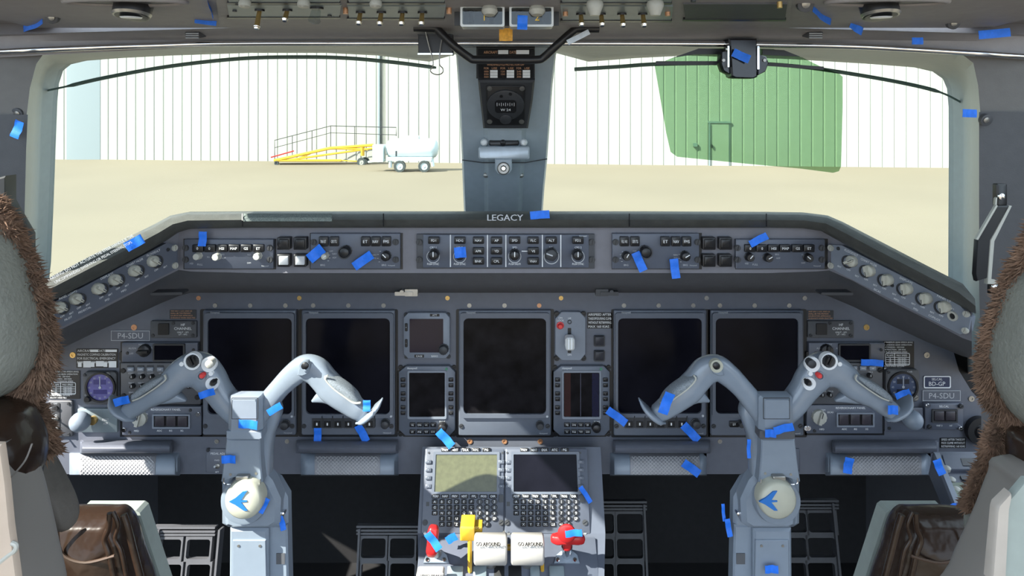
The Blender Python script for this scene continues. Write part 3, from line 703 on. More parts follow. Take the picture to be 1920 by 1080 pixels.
d = Dev('selcal_plate', 'dark SELCAL BD-GP plate with a white border', 'sign', FM, 1757, 728); d.b('plate', mat('navy_plate', (.02, .03, .08), .5), 1732, 705, 1783, 728, 0, .0015, 2)
MB(FM).hole((1732, 705, 1783, 728), (1734, 707, 1781, 726), .0015, .0018, 3, 2).build('border', WHITE, d.r); d.lab([('SELCAL', 1757, 711, 4.5, 26), ('BD-GP', 1757, 719.5, 8, 36)], .0016)
placard('white and black text placard under the right radio at the panel corner', 1763, 821, 1811, 840, ['SPEED AFTER TAKEOFF', 'MAX CLIMB WITHOUT', 'RETRIMMING 160 KIAS'])
placard('small white lettered placard low at the far left of the panel', 96, 822, 112, 844, ['MAX', 'MIN', 'SPD'])
# HF channel switches
for x0, bx, tx, s in ((282, 306, 343, 'left'), (1515, 1541, 1577, 'right')):
    d = Dev('hf_channel_switch', 'dark HF channel module with a square black button, %s end of panel' % s, 'switch panel', FM, x0+42, 634, 'HF channel switch modules')
    d.b('plate', TRIMD, x0, 602, x0+86, 634, 0, .006, 2, .001); d.b('button', BLACK, bx-10, 607, bx+10, 628, .006, .009, 1)
    d.lab([('HF', tx, 609, 5, 12), ('CHANNEL', tx, 616, 5.2, 33), ('UNLIT - HF1', tx, 623, 3, 22), ('LIT - HF2', tx, 627, 3, 18)], .0062)
    for x, y in ((x0+43 if s == 'left' else x0+41, 606), (x0+80, 606), (x0+5, 629), (x0+80, 629)): d.screw(x, y, 3.4, .006, DKPL)
# radio heads
for x0, kx, w0_, s in ((223, 265, 288, 'left'), (1512, 1555, 1575, 'right')):
    d = Dev('inertial_reference_unit', 'narrow module with a black mode knob and dark window, %s end of panel' % s, 'control panel', FM, x0+60, 680, 'narrow window modules')
    d.b('gap_shadow', BLACK, x0+3, 641, x0+153, 681, 0, .0012); d.b('plate', MODULE, x0+5, 643, x0+147, 679, 0, .010, 1, .001)  # black backing paints the shaded edge of the module
    d.barknob(kx, 661, 12, .010, BLACK, 180 if s == 'left' else 90)
    MB(FM).hole((w0_-2, 645, w0_+58, 678), (w0_+1, 648, w0_+55, 675), .010, .014, 2, 1).build('window_rim', DKPL, d.r)
    d.b('window_glass', SCREEN, w0_, 647, w0_+56, 676, .009, .0112)
    d.lab([('NAV', kx, 646, 3.6), ('ALIGN', kx-17, 653, 3.6), ('ATT', kx+17, 653, 3.6), ('OFF', kx-19, 663, 3.6)], .0102, GREYL)
    for x in (kx-26, x0+140): d.screw(x, 662 if x < kx else 656, 3, .010, DKPL)
    d.b('fastener_recess', BLACK, x0, 660, x0+6, 676, -.001, .008, 2)
# audio panels
def audio(x0, x1, cols_b, rows, side):
    d = Dev('audio_panel', 'dark audio panel with rows of small round knobs behind the %s yoke' % side, 'control panel', FM, (x0+x1)/2, 758, 'audio panels')
    d.b('gap_shadow', BLACK, x0-2, 680, x1+4, 761, 0, .0012); d.b('plate', PANELD, x0, 681, x1, 758, 0, .010, 1, .001)  # black backing stands for shadow around the audio plate
    for x, t in cols_b: d.btn(x, 693 if side == 'left' else 691, 12, 8, .010, .004, MODLT, t, 1); d.b('lamp_bar', DKPL, x-6, 686, x+6, 688, .010, .012)
    for y, xs_ in rows:
        for x, t in xs_: d.knob(x, y, 4.5, .008, .010, BLACK, WHITE, 90, n=12); 
        d.lab([(t, x, y-8, 3, 11) for x, t in xs_], .0102, GREYL)
    return d
d = audio(226, 376, [(244, 'MIC'), (263, 'VHF1'), (281, 'VHF2'), (300, 'HF')], [(708, [(246, 'COM1'), (264, 'COM2'), (282, 'COM3'), (300, 'HF')]), (726, [(246, 'NAV1'), (264, 'NAV2'), (282, 'ADF'), (353, 'BOOM')]), (744, [(246, 'SPKR'), (290, 'MKR')])], 'left')
for x, y in ((231, 695), (232, 742), (370, 745)): d.screw(x, y, 5, .010, BLACK)
d = audio(1513, 1655, [(1583, 'MIC'), (1602, 'VHF1'), (1619, 'VHF2'), (1637, 'HF')], [(706, [(1583, 'COM1'), (1601, 'COM2'), (1633, 'MKR')]), (725, [(1585, 'NAV1'), (1605, 'NAV2'), (1633, 'SENS')]), (742, [(1543, 'BOOM'), (1558, 'SPKR')])], 'right')
for x, y in ((1650, 694), (1650, 742), (1518, 742)): d.screw(x, y, 5, .010, BLACK)
# clocks
for x0, y0, cx, cy, face, s in ((155, 698, 187, 727, CYAN, 'square digital clock with a purple glowing round face on the left'), (1662, 693, 1694, 726, mat('instrument_slate_face', (.05, .07, .13), .35), 'square digital clock with a slate blue round face on the right')):
    d = Dev('clock', s, 'clock', FM, x0+31, y0+61, 'digital panel clocks')
    d.b('bezel', TRIMD, x0, y0, x0+62, y0+61, 0, .010, 7, .002); MB(FM).ring(cx, cy, 25, 28.5, .010, .014, 36).build('rim', BLACK, d.r)
    f = MB(FM).cyl(cx, cy, 25.5, .008, .0108, 36).build('dial_face', face, d.r)
    LCD = mat('lcd_'+('left' if x0 < 900 else 'right'), (.035, .03, .16) if x0 < 900 else (.015, .018, .03), .3)
    for a in ((cx-12, cy-15, cx-2, cy-6), (cx+2, cy-15, cx+11, cy-6), (cx-12, cy+4, cx+13, cy+12)): MB(FM).box(*a, .0108, .0112).build('digit_window', LCD, f)
    q = MB(FM)
    for i in range(12): t = i*math.pi/6; q.text(str((i*5) or 60), cx+20*math.sin(t), cy-20*math.cos(t), 3.5, .0109)
    q.cbox(cx, cy-10, 1.2, 20, .0112, .0116); q.cyl(cx, cy, 2.5, .0112, .012, 10); q.build('hand', GREYL, f)
    d.knob(x0+7, y0+52, 6, .008, .010, BLACK, None); d.screw(x0+47 if x0 < 900 else x0+55, y0+5 if x0 < 900 else y0+53, 5, .010, STEEL); d.screw(x0+4, y0+5, 3, .010, DKPL)
    d.lab([('CHR', x0+44, y0+4, 3.5), ('ET', x0+6, y0+43, 3)], .0102, GREYL)
# reversionary panels
for x0, kx, bx, s in ((229, 256, 285, 'left'), (1513, 1541, 1569, 'right')):
    y0 = 763 if s == 'left' else 760
    d = Dev('reversionary_panel', 'reversionary panel with one pale rotary knob and three square buttons, %s side' % s, 'control panel', FM, x0+73, y0+53, 'reversionary panels')
    d.b('gap_shadow', BLACK, x0-4, y0-1, x0+151-(6 if s == 'right' else 0), y0+56, 0, .0012); d.b('plate', MODULE, x0, y0, x0+148-(6 if s == 'right' else 0), y0+53, 0, .010, 1, .001)  # shadow line around the plate painted as a black sheet
    d.barknob(kx, y0+27, 14, .010, KNOB, 75)
    MB(FM).hole((bx, y0+14, bx+71, y0+41), (bx+3, y0+17, bx+68, y0+38), .010, .014, 1, 1).build('button_frame', MODLT, d.r)
    d.b('button_well', BLACK, bx+2, y0+16, bx+69, y0+39, .0095, .0108)
    for i in range(3): d.b('button', mat('lamp_cap_dark', (.04, .035, .045), .5) if i == 0 and s == 'left' else bpy.data.materials['lamp_cap_dark'], bx+5+i*21.5, y0+18, bx+22+i*21.5, y0+37, .0108, .016, 1, .001)
    d.lab([('REVERSIONARY PANEL', x0+82, y0+5, 4, 58), ('ADC', bx+14, y0+44.5, 3.4), ('IRS', bx+35, y0+44.5, 3.4), ('SG', bx+56, y0+44.5, 3.4), ('MFD', kx, y0+45, 3.4), ('NORM', kx, y0+9, 3.2), ('PFD', kx-14, y0+13, 3.2), ('EICAS', kx+16, y0+13, 3.2)], .0102)
    for x, y in ((x0+14, y0+48), (x0+128, y0+6)): d.screw(x, y, 3.2, .010, DKPL)
    for x, y in ((x0+3, y0+43), (x0+142 if s == 'left' else x0-1, y0+14 if s == 'left' else y0+43)): d.screw(x, y, 4.5, .012, CHROME)
# vents
for x0, bx, by, tx, s in ((133, 150, 791, 198, 'left'), (1660, 1711, 787, 1676, 'right')):
    y0 = 767 if s == 'left' else 765
    d = Dev('vent_control', 'feet air vent plate with a big round grey knob, %s side' % s, 'vent control', FM, x0+43, y0+45, 'feet air vent knobs')
    d.b('plate', TEAL if s == 'left' else MODULE, x0+12 if s == 'left' else x0, y0, x0+86 if s == 'left' else x0+71, y0+44, 0, .008, 1, .001)
    r = 18
    MB(FM).lathe(bx, by, [(r*.3, .008), (r*.3, .018), (r*.7, .020), (r*.95, .026), (r, .033), (r*.93, .041), (r*.7, .047), (r*.35, .050), (.3, .051)], 28, wf=.033).build('ball_knob', YOKED, d.r)
    MB(FM).lathe(bx+(22 if s == 'left' else 0), by-1, [(8, .008), (8, .014), (5, .015)], 16).build('collar', BRASS if s == 'left' else BLACK, d.r)
    d.lab([('FEET', tx, by-4, 4.5), ('AIR', tx, by+3, 4.5)], .0082, GREYL); d.screw(x0+78 if s == 'left' else x0+7, y0+6 if s == 'left' else y0+38, 3.2, .008, DKPL)
# selcal box
d = Dev('selcal_control_unit', 'small SELCAL panel with two square dark buttons', 'control panel', FM, 1770, 806)
d.b('plate', MODULE, 1735, 757, 1806, 806, 0, .010, 1, .001); d.b('button_well', BLACK, 1750, 770, 1794, 791, .010, .0106, 1); MB(FM).hole((1748, 768, 1796, 793), (1751, 771, 1793, 790), .010, .013, 1, 1).build('button_frame', DKPL, d.r)
for x in (1762, 1783): d.b('button', bpy.data.materials['lamp_cap_dark'], x-9, 772, x+9, 789, .0106, .015, 1, .001)
d.lab([('SELCAL', 1770, 762, 4, 20), ('VHF 3', 1761, 798, 3.2), ('HF', 1783, 798, 3.2)], .0102)
for x, y, m in ((1740, 761, CHROME), (1802, 762, DKPL), (1743, 801, DKPL), (1802, 804, CHROME)): d.screw(x, y, 4.5, .012, m)
d = Dev('air_outlet', 'round black air outlet at the lower right end of the panel', 'vent', FM, 1841, 836)
MB(FM).ring(1841, 810, 14, 26, -.001, .012, 32).build('rim', BLACK, d.r); MB(FM).lathe(1841, 810, [(15, -.001), (15, .004), (9, .008), (9, .010), (3, .011)], 24).build('nozzle', BLACK, d.r)
d = Dev('toggle_panel', 'small dark panel with two toggles low on the left end', 'switch panel', FM, 114, 818)
d.b('plate', PANELD, 90, 752, 135, 819, 0, .006, 2, .001); d.b('inner_plate', DKPL, 97, 756, 112, 814, .006, .007, 1)
d.toggle(104, 786, .007); d.toggle(104, 805, .007, up=-1); MB(FM).cyl(104, 766, 4, .007, .010, 12).build('lamp', BLACK, d.r)
d.lab([('OFF', 104, 757, 3), ('ON', 104, 778, 3), ('TEST', 104, 815, 3)], .0072, GREYL)
for x, y in ((92, 758), (129, 757), (129, 814)): d.screw(x, y, 3, .006, DKPL)
for x0, s in ((386, 'left'), (1490, 'right')):
    d = Dev('pedal_adjust_switch', 'pedal adjust toggle plate beside the %s control column' % s, 'switch panel', FM, x0+12, 886, 'pedal adjust plates')
    if s == 'left':
        d.b('plate', PANEL, x0, 842, x0+40, 886, 0, .004, 2, .001); d.lab([('PEDAL ADJ', x0+22, 851, 4, 30), ('FWD', x0+21, 863, 3), ('AFT', x0+21, 885, 3)], .0041); d.toggle(x0+21, 875, .004); d.screw(x0+4, 844, 3.5, .004, DKPL)
    else:
        d.b('plate', PANEL, x0-10, 842, x0+10, 886, 0, .004, 2, .001); d.lab([('ADJ', x0-2, 848, 4, 14)], .0041); d.screw(x0+5, 882, 3.2, .004, DKPL)

# footrests under the panel
def footrest(x0, x1, px0, px1, lx0, lx1, label):
    d = Dev('chart_ledge', label, 'footrest', FM, (x0+x1)/2, 893, 'ledges with diamond tread pads')
    fr = FM; q = MB(fr); S = [(849, 0), (857, .016), (868, .028), (882, .034), (890, .034), (892, 0)]
    rows = []
    for x, k_ in ((x0, 0), (x0+8, .9), (x0+14, 1), (x1-14, 1), (x1-8, .9), (x1, 0)): rows.append([fr.at(x, y, w*k_) for y, w in S])
    q.shell(rows, (0, .01, 0)); q.build('body', YOKED, d.r, smooth=50)
    q = MB(fr); rows = []
    for i in range(13):
        x = px0+(px1-px0)*i/12; rows.append([fr.at(x, y, w+.0025) for y, w in ((855, .012), (857, .016), (868, .028), (882, .034), (890, .034))])
    q.shell(rows, (0, .01, 0)); pad = q.build('tread_pad', TREAD, d.r, smooth=50)
    q = MB(fr)                                               # raised diamond ribs
    def sw(y):
        ys = ((855, .012), (857, .016), (868, .028), (882, .034), (890, .034))
        for (a, wa), (c_, wc) in zip(ys, ys[1:]):
            if a <= y <= c_: return wa+(wc-wa)*(y-a)/(c_-a)
        return .034
    n = int((px1-px0)/7)
    for sgn in (1, -1):
        for i in range(-5, n+1):
            pts = []
            for j in range(7):
                y = 856+34*j/6; x = px0+i*7+3+(34*j/6 if sgn > 0 else 34-34*j/6)
                if px0+1 < x < px1-1: pts.append(fr.at(x, y, sw(y)+.0032))
            if len(pts) > 1: q.tube(pts, .0009, 4)
    q.build('diamond_rib', mat('tread_rib', (.36, .36, .37), .6) if 'tread_rib' not in bpy.data.materials else bpy.data.materials['tread_rib'], pad)
    q = MB(fr); rows = []
    for x, k_ in ((lx0, .55), (lx0+4, 1), (lx1-4, 1), (lx1, .55)): rows.append([fr.at(x, y, w*k_) for y, w in ((826, 0), (828, .020), (833, .034), (841, .040), (848, .038), (850, .030), (850, 0))])
    q.shell(rows, (0, .004, 0)); q.build('ledge_roll', PANEL, d.r, smooth=60)
footrest(130, 336, 148, 290, 150, 322, 'far left ledge with diamond tread pad, below the left vent knob')
footrest(564, 747, 590, 712, 556, 746, 'ledge with diamond tread pad between left column and pedestal')
footrest(1144, 1325, 1182, 1312, 1150, 1332, 'ledge with diamond tread pad between pedestal and right column')
footrest(1549, 1745, 1592, 1728, 1562, 1760, 'far right ledge with diamond tread pad, under the reversionary panel')

# ---------------------------------------------------------------- glareshield
gs = thing('glareshield', 'dark grey glareshield with angled wings over the panel', 'glareshield', tuple(P(957, 548, 1.25)))
RS = [(0, 566, 8, 612, .92), (65, 535, 78, 572, .97), (175, 477, 190, 515, 1.05), (250, 440, 262, 477, 1.11), (290, 420, 303, 454, 1.145), (320, 404, 328, 437, 1.165), (350, 398, 354, 429, 1.17), (475, 397, 475, 427, 1.17), (700, 397, 700, 427, 1.17), (957, 397, 957, 427, 1.17), (1215, 397, 1215, 427, 1.17), (1440, 398, 1440, 427, 1.17), (1510, 399, 1505, 428, 1.17), (1552, 404, 1545, 434, 1.165), (1580, 416, 1568, 447, 1.145), (1640, 447, 1628, 480, 1.10), (1740, 499, 1725, 530, 1.03), (1805, 532, 1790, 565, .985), (1828, 560, 1830, 588, .965)]
rows = [[], [], [], [], [], [], []]
for xt, yt, xl, yl, Y in RS:
    def m_(f, dy): return P(xt+(xl-xt)*f, yt+(yl-yt)*f, Y+dy)
    rows[0].append(m_(1, .06)); rows[1].append(m_(1, .012)); rows[2].append(m_(.9, 0)); rows[3].append(m_(.5, -.012)); rows[4].append(m_(.15, .004)); rows[5].append(m_(0, .03))
    q = m_(0, .03); rows[6].append(Vector((q.x*1.05, 1.62, min(q.z-.09, 2.72))))
MB().shell(rows, (0, .012, -.001)).build('roll_cover', ROLL, gs, smooth=50)
def facept(x, y, out=0):
    """glareshield face point: centre plane Y 1.20, wings bend towards the cabin"""
    Y = 1.20
    if x < 335: Y = 1.20-.20*(335-x)/250
    if x > 1555: Y = 1.20-.20*(x-1555)/250
    return P(x, y, Y+out)
FS = [(-10, 606, 678, 715), (85, 566, 632, 668), (185, 512, 583, 620), (262, 474, 543, 587), (303, 452, 522, 568), (335, 432, 506, 555), (357, 424, 509, 549), (475, 422, 512, 549), (957, 422, 512, 549), (1440, 422, 512, 549), (1530, 424, 509, 549), (1555, 432, 507, 556), (1600, 455, 527, 575), (1660, 487, 560, 605), (1740, 528, 600, 642), (1805, 563, 634, 668), (1822, 580, 640, 672)]
MB().shell([[facept(x, a) for x, a, b_, c_ in FS], [facept(x, b_) for x, a, b_, c_ in FS]], (0, .03, 0)).build('face', EYEBROW, gs, smooth=25)
MB().shell([[facept(x, b_, .001) for x, a, b_, c_ in FS], [facept(x, (b_+c_)/2, .022) for x, a, b_, c_ in FS], [facept(x, c_, .05) for x, a, b_, c_ in FS], [Vector((facept(x, c_, .05).x, 1.42, facept(x, c_, .05).z)) for x, a, b_, c_ in FS]], (0, .01, .012)).build('lower_fascia', TRIMD, gs, smooth=50)
q = MB()
for x in (455, 719, 1180, 1437): q.tube([P(x, 401, 1.158), P(x, 413, 1.152), P(x, 424, 1.160)], .0012, 6)
q.build('seam', BLACK, gs)
MB().shell([[P(x, 401, 1.1655) for x in (456, 540, 622)], [P(x, 408, 1.1555) for x in (456, 540, 622)], [P(x, 415, 1.1555) for x in (456, 540, 622)]], (0, .004, 0)).build('fabric_insert', mat('insert_fabric', (.16, .19, .18), .9, noise=.4, scale=600), gs)
fl = Fr((0, 1.153, EYE), X3, Z3)
MB(fl).text('LEGACY', 947, 408, 12, 0, sx=1.12).text('LEGACY', 947.6, 408, 12, .0001, sx=1.12).build('nameplate', GREYL, gs, smooth=0)
for x in (520, 665, 1235, 1375): MB(FG).cbox(x, 424, 36, 6, 0, .02, 2, .002).build('clip', BLACK, gs)
FX = Fr((0, 1.24, EYE), X3, Z3)
for x, s in ((757, 1), (1143, -1)):
    q = MB(FX); q.cbox(x, 551, 34, 7, -.01, .006, 1); q.cbox(x+s*14, 549, 24, 13, -.01, .004, 1); q.cyl(x-4*s, 548, 4, 0, .012, 8); q.build('hinge', STEEL if x < 900 else DKPL, gs)
MB(Fr((0, 1.15, EYE), X3, Z3)).cbox(312, 551, 60, 5, -.02, .002, 2, rot=.02).build('cable_clip', DKPL, gs); MB(Fr((0, 1.15, EYE), X3, Z3)).cbox(1570, 551, 60, 5, -.02, .002, 2).build('cable_clip', DKPL, gs)
# warning text on the left wing of the roll
fw0 = P(110, 518, .995); fw1 = P(240, 450, 1.085)
fwf = Fr(P(175, 489, 1.03), fw1-fw0, P(170, 470, 1.05)-P(190, 505, 1.038))
q = MB(fwf); q.text('WARNING: DO NOT ACTUATE THE STEER HANDLE IF THE', 172, 482, 6.5, .006, maxw=170, sx=.8); q.text('UNCOMMANDED SWERVING OR PEDAL STEERING STOPS', 178, 490, 6, .006, maxw=150, sx=.8); q.build('warning_lettering', GREYL, gs, smooth=0)

def gmod(name, label, x0, y0, x1, y1, group=None, cat='control panel'):
    d = Dev(name, label, cat, FG, (x0+x1)/2, y1, group); d.b('gap_shadow', BLACK, x0-1, y0-1, x1+5, y1+1, 0, .0015); d.b('plate', MODULE, x0, y0, x1, y1, 0, .009, 1, .001); return d  # black sheet, wider at right, paints the shadow beside each module
# display controllers
for x0, s in ((345, 'left'), (1380, 'right')):
    o = 0 if s == 'left' else 1380-345+1.5
    d = gmod('display_controller', 'wide controller with six black buttons, %s end of the glareshield' % s, x0, 449, x0+167, 504, 'six button display controllers')
    kx = [370, 392.5, 415.5, 438, 461, 484] if s == 'left' else [1407, 1429, 1451, 1473, 1496, 1518]
    for x, t in zip(kx, ('0', '0', 'HSI', 'MAP', 'GS', 'ET')): d.btn(x, 466, 20, 14, .009, .006, t=t)
    ks = ((367, 482, 40), (403, 483, 150), (480, 482, 130)) if s == 'left' else ((1408, 484, 50), (1443, 485, 30), (1519, 485, 140))
    for x, y, a in ks: d.knob(x, y, 7 if s == 'left' else 8, .012, .009, KNOB if s == 'left' else BLACK, None if s == 'left' else WHITE, a, n=16)
    d.lab([('HSI', ks[0][0]-8, 494, 3.5), ('FULL', ks[0][0]+8, 496, 3.5), ('BRG', ks[1][0]+14, 477, 3), ('RA', ks[1][0]-12, 482, 3), ('ADF', ks[1][0]+16, 484, 3), ('TST', ks[2][0]-13, 478, 3), ('DIM', ks[2][0]-13, 493, 3), ('Honeywell', x0+152, 499, 2.8, 13)], .0092, GREYL)
    for x, y in ((x0+3, 465), (x0+3, 487), (x0+161, 465), (x0+161, 487)): d.screw(x, y, 6, .010, DKPL, 80)
# raised square annunciators
for i, (x, y) in enumerate(((531, 457), (562, 457), (531, 489), (562, 489), (1330, 457), (1361, 457), (1330, 489), (1361, 489))):
    side = 'left' if x < 900 else 'right'; cap_m = GREYL if (x < 900 and y > 480) else BLACK  # lower left caps painted pale to stand for sun on black caps
    lb = '%s square lit-cap push button of the four on the %s half of the glareshield' % (('upper outer', 'upper inner', 'lower outer', 'lower inner')[i % 4] if x < 900 else ('upper inner', 'upper outer', 'lower inner', 'lower outer')[i % 4], side)
    d = Dev('warning_button', lb.replace('lit-cap', 'pale painted-as-sunlit' if cap_m is GREYL else 'black'), 'button', FG, x, y, 'square warning buttons on the glareshield')
    d.b('guard', BLACK, x-12, y-11.5, x+12, y+11.5, 0, .014, 1.5, .001); d.b('cap', cap_m, x-8.5, y-8, x+8.5, y+8, .014, .018, 1, .001)
# inner controllers
for x0, s in ((582, 'left'), (1148, 'right')):
    d = gmod('bearing_controller', 'controller with five black buttons and a central black knob, %s of the flight guidance panel' % s, x0, 438, x0+168-(0 if s == 'left' else 5), 504, 'five button controllers')
    if s == 'left': B = ((606, 'TRN RST'), (626, 'GSPD TTG'), (685, 'ET'), (704, 'NAV'), (724, 'FMS')); K = ((607, 482, 6, KNOB, 30), (645, 474, 10, BLACK, None), (722, 482, 9, BLACK, 135))
    else: B = ((1171, 'FUL WX'), (1191, 'GSPD TTG'), (1248, 'ET'), (1268, 'NAV'), (1288, 'FMS')); K = ((1176, 482, 8, BLACK, 60), (1212, 474, 10, BLACK, None), (1287, 482, 9, BLACK, 30))
    for x, t in B: d.btn(x, 453, 17, 18, .009, .006, t=t)
    for x, y, r, m, a in K:
        d.knob(x, y, r, .018 if a is None else .013, .009, m, None if a is None else WHITE, a or 0)
        if a is None: MB(FG).ring(x, y, r, r+2, .009, .014).build('knob_skirt', DKPL, d.r)
    q = MB(FG)
    for x, y, r, m, a in K:
        if a is not None:
            for t in (-40, -10, 20, 50): q.cbox(x+(r+5)*math.cos(math.radians(t)) * (1 if x < 700 or x > 1200 and x < 1250 else -1), y-(r+5)*math.sin(math.radians(t)), 3, .8, .009, .0094)
    q.build('marking', GREYL, d.r)
    d.lab([('OFF', K[0][0]+14, 471, 3), ('NAV', K[0][0]+20, 476, 3), ('ADF', K[0][0]+20, 483, 3), ('BRG', K[0][0]-2, 497, 3.5), ('NAV', K[2][0]-20, 478, 3), ('FMS', K[2][0]-20, 484, 3), ('BRG', K[2][0]-2, 497, 3.5), ('Honeywell', x0+152, 498, 2.8, 13)], .0092, GREYL)
    for x, y in ((x0+6, 454), (x0+6, 487), (x0+160, 454), (x0+160, 487)): d.screw(x, y, 6, .010, DKPL, 80)
# flight guidance
d = Dev('flight_guidance_panel', 'long central guidance panel with white divider lines and five knobs', 'control panel', FG, 948, 504)
d.b('mounting_plate', TRIMD, 781, 439, 1115, 504, 0, .006, 1, .001); d.b('plate', MODULE, 793, 440, 1104, 502, .006, .009, 1, .001)
q = MB(FG)
for x in (844.5, 914, 948.5, 1017, 1051.5): q.cbox(x, 470.5, 1.8, 60, .009, .0096)
q.cbox(985, 471, 14, 1.6, .009, .0096); q.build('divider_line', WHITE, d.r)
for x, y, t in ((813, 451, 'FD1'), (862, 451, 'HDG'), (897, 451, 'NAV'), (897, 471, 'APR'), (897, 490, 'BNK'), (931, 451, 'AP'), (931, 471, 'YD'), (931, 490, 'CPL'), (965, 451, 'SPD'), (1000, 451, 'FLC'), (1000, 471, 'VS'), (1000, 490, 'VNAV'), (1034, 451, 'ALT'), (1084, 451, 'FD2')): d.btn(x, y, 21, 13, .009, .006, t=t)
for x, t, b2 in ((812, 'CRS 1', 'PUSH SYNC'), (862, 'HDG', 'PUSH SYNC'), (965, 'SPD', 'PUSH IAS/M'), (1084, 'CRS 2', 'PUSH SYNC')):
    MB(FG).ring(x, 481, 11, 12.3, .009, .0105, 28).build('knob_ring', GREYL, d.r); d.knob(x, 480, 9.5, .02, .009, BLACK, WHITE if x != 862 else None, 90)
    d.lab([(t, x, 464, 3.8, 14), (b2, x, 495, 4, 22)], .0092)
MB(FG).ring(1034, 481, 13, 14.5, .009, .0105, 28).build('knob_ring', GREYL, d.r); d.knob(1034, 479, 12.5, .016, .009, DKPL, GREYL, 160, n=10, flute=.12); d.lab([('ASEL', 1034, 464, 3.8, 10), ('Honeywell', 1093, 443, 2.6, 14)], .0092)
for x in (786, 1110):
    for y in (454, 487): d.screw(x, y, 6, .008, DKPL, 80)
# wing dimmer panels
def wing(side):
    L = side == 'left'
    a, o_, c_ = (P(335, 480, 1.2), P(85, 601, 1.0), None) if L else (P(1555, 480, 1.2), P(1805, 601, 1.0), None)
    U = (a-o_) if L else (o_-a)
    up = (facept(200, 500)-facept(200, 570)) if L else (facept(1690, 500)-facept(1690, 575))
    fr = Fr((a+o_)/2, U, up); 
    d = Dev('dimmer_panel', '%s angled lighting panel with a row of six pale rotary knobs' % side, 'control panel', fr, 200 if L else 1690, 560 if L else 560, 'angled lighting panels with six knobs')
    pl = [(70, 583), (312, 456), (333, 459), (333, 503), (314, 513), (78, 632)] if L else [(1558, 459), (1578, 460), (1800, 573), (1820, 596), (1815, 622), (1800, 627), (1578, 514), (1558, 503)]
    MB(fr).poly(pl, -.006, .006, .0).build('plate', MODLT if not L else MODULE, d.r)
    ks = ((296, 491), (261, 509), (224, 526), (193, 543), (151, 562), (120, 578)) if L else ((1588, 491), (1621, 509), (1655, 526), (1691, 543), (1727, 561), (1762, 577))
    for i, (x, y) in enumerate(ks):
        MB(fr).ring(x, y, 9, 12, .006, .008, 24).build('knob_skirt', DKPL, d.r)
        d.barknob(x, y, 11, .006, mat('knob_silver', (.48, .48, .42), .35) if 'knob_silver' not in bpy.data.materials else bpy.data.materials['knob_silver'], -50 if L else (40, -60, -80, -70, -75, -70)[i])
    jx, jy = (93, 594) if L else (1785, 593)
    MB(fr).ring(jx, jy, 5.5, 9, .006, .009, 24).build('jack_ring', KNOB, d.r); MB(fr).cyl(jx, jy, 5.6, .005, .0075, 16).build('jack_hole', BLACK, d.r)
    q = MB(fr); rt = math.radians(27 if L else -27)
    rt = 0
    names = (('FLOOD/LT', 0), ('CHART HLDR', 1), ('DISPLAYS', 2.5), ('PANEL LIGHTS', 4.5)) if L else (('FLOOD/LT', 0), ('CHART HLDR', 1), ('DISPLAYS', 3), ('PANEL LT', 5))
    for t, i in names:
        i0 = int(i); i1 = min(i0+1, 5); f = i-i0; x = ks[i0][0]*(1-f)+ks[i1][0]*f; y = ks[i0][1]*(1-f)+ks[i1][1]*f; q.text(t, x+(-8 if L else 8), y-17, 4.5, .0062, maxw=34)
    for i, (x, y) in enumerate(ks):
        s_ = 1 if L else -1
        q.text('OFF', x-3*s_, y+15, 3.6, .0062); q.text('BRT', x+14*s_, y+9, 3.4, .0062)
    for i, t in ((2, 'MFD'), (3, 'PFD'), (4, 'PEDESTAL'), (5, 'PILOT')) if L else ((2, 'EICAS'), (3, 'MFD'), (4, 'PFD'), (5, 'COPILOT')): q.text(t, ks[i][0]+(8 if L else -10), ks[i][1]+19, 4, .0062, maxw=26)
    q.text('PTT', jx, jy-14, 3.6, .0062)
    q.build('lettering', WHITE, d.r, smooth=0)
    for x, y in (((328, 465), (329, 498)) if L else ((1557, 465), (1557, 498), (1811, 589), (1809, 620))): d.screw(x, y, 6, .008, KNOB, 80)
    for x, y in (((315, 468), (208, 536)) if L else ((1572, 466), (1673, 535))): d.screw(x, y, 3.5, .006, DKPL)
wing('left'); wing('right')

# ---------------------------------------------------------------- centre pedestal
ptop = P(957, 838, 1.335); pbot = P(957, 1000, 1.27)
FP = Fr(pbot, X3, ptop-pbot)
qfar = P(957, 1002, 1.262); qnear = P(957, 1092, 1.20)
FQ = Fr(qnear, X3, qfar-qnear)
ped = thing('centre_pedestal', 'blue grey centre pedestal between the two footwells', 'pedestal', (0, 1.2, 1.75))
b = MB(); sec = []
for x, y, Y in ((785, 1085, 1.20), (783, 1000, 1.265), (792, 838, 1.345)): sec.append((P(x, y, Y), P(957*2-x+4, y, Y)))
rows = [[Vector((sec[0][0].x, 1.19, 1.76))]+[s_[0] for s_ in sec]+[Vector((sec[2][0].x, 1.37, 2.328)), Vector((sec[2][0].x, 1.37, 1.76))],
        [Vector((sec[0][1].x, 1.19, 1.76))]+[s_[1] for s_ in sec]+[Vector((sec[2][1].x, 1.37, 2.328)), Vector((sec[2][1].x, 1.37, 1.76))]]
b.grid(rows, closed=True); n = len(rows[0]); b.f += [tuple(range(n)), tuple(range(n, 2*n))]
b.build('body', MODULE, ped, smooth=0)
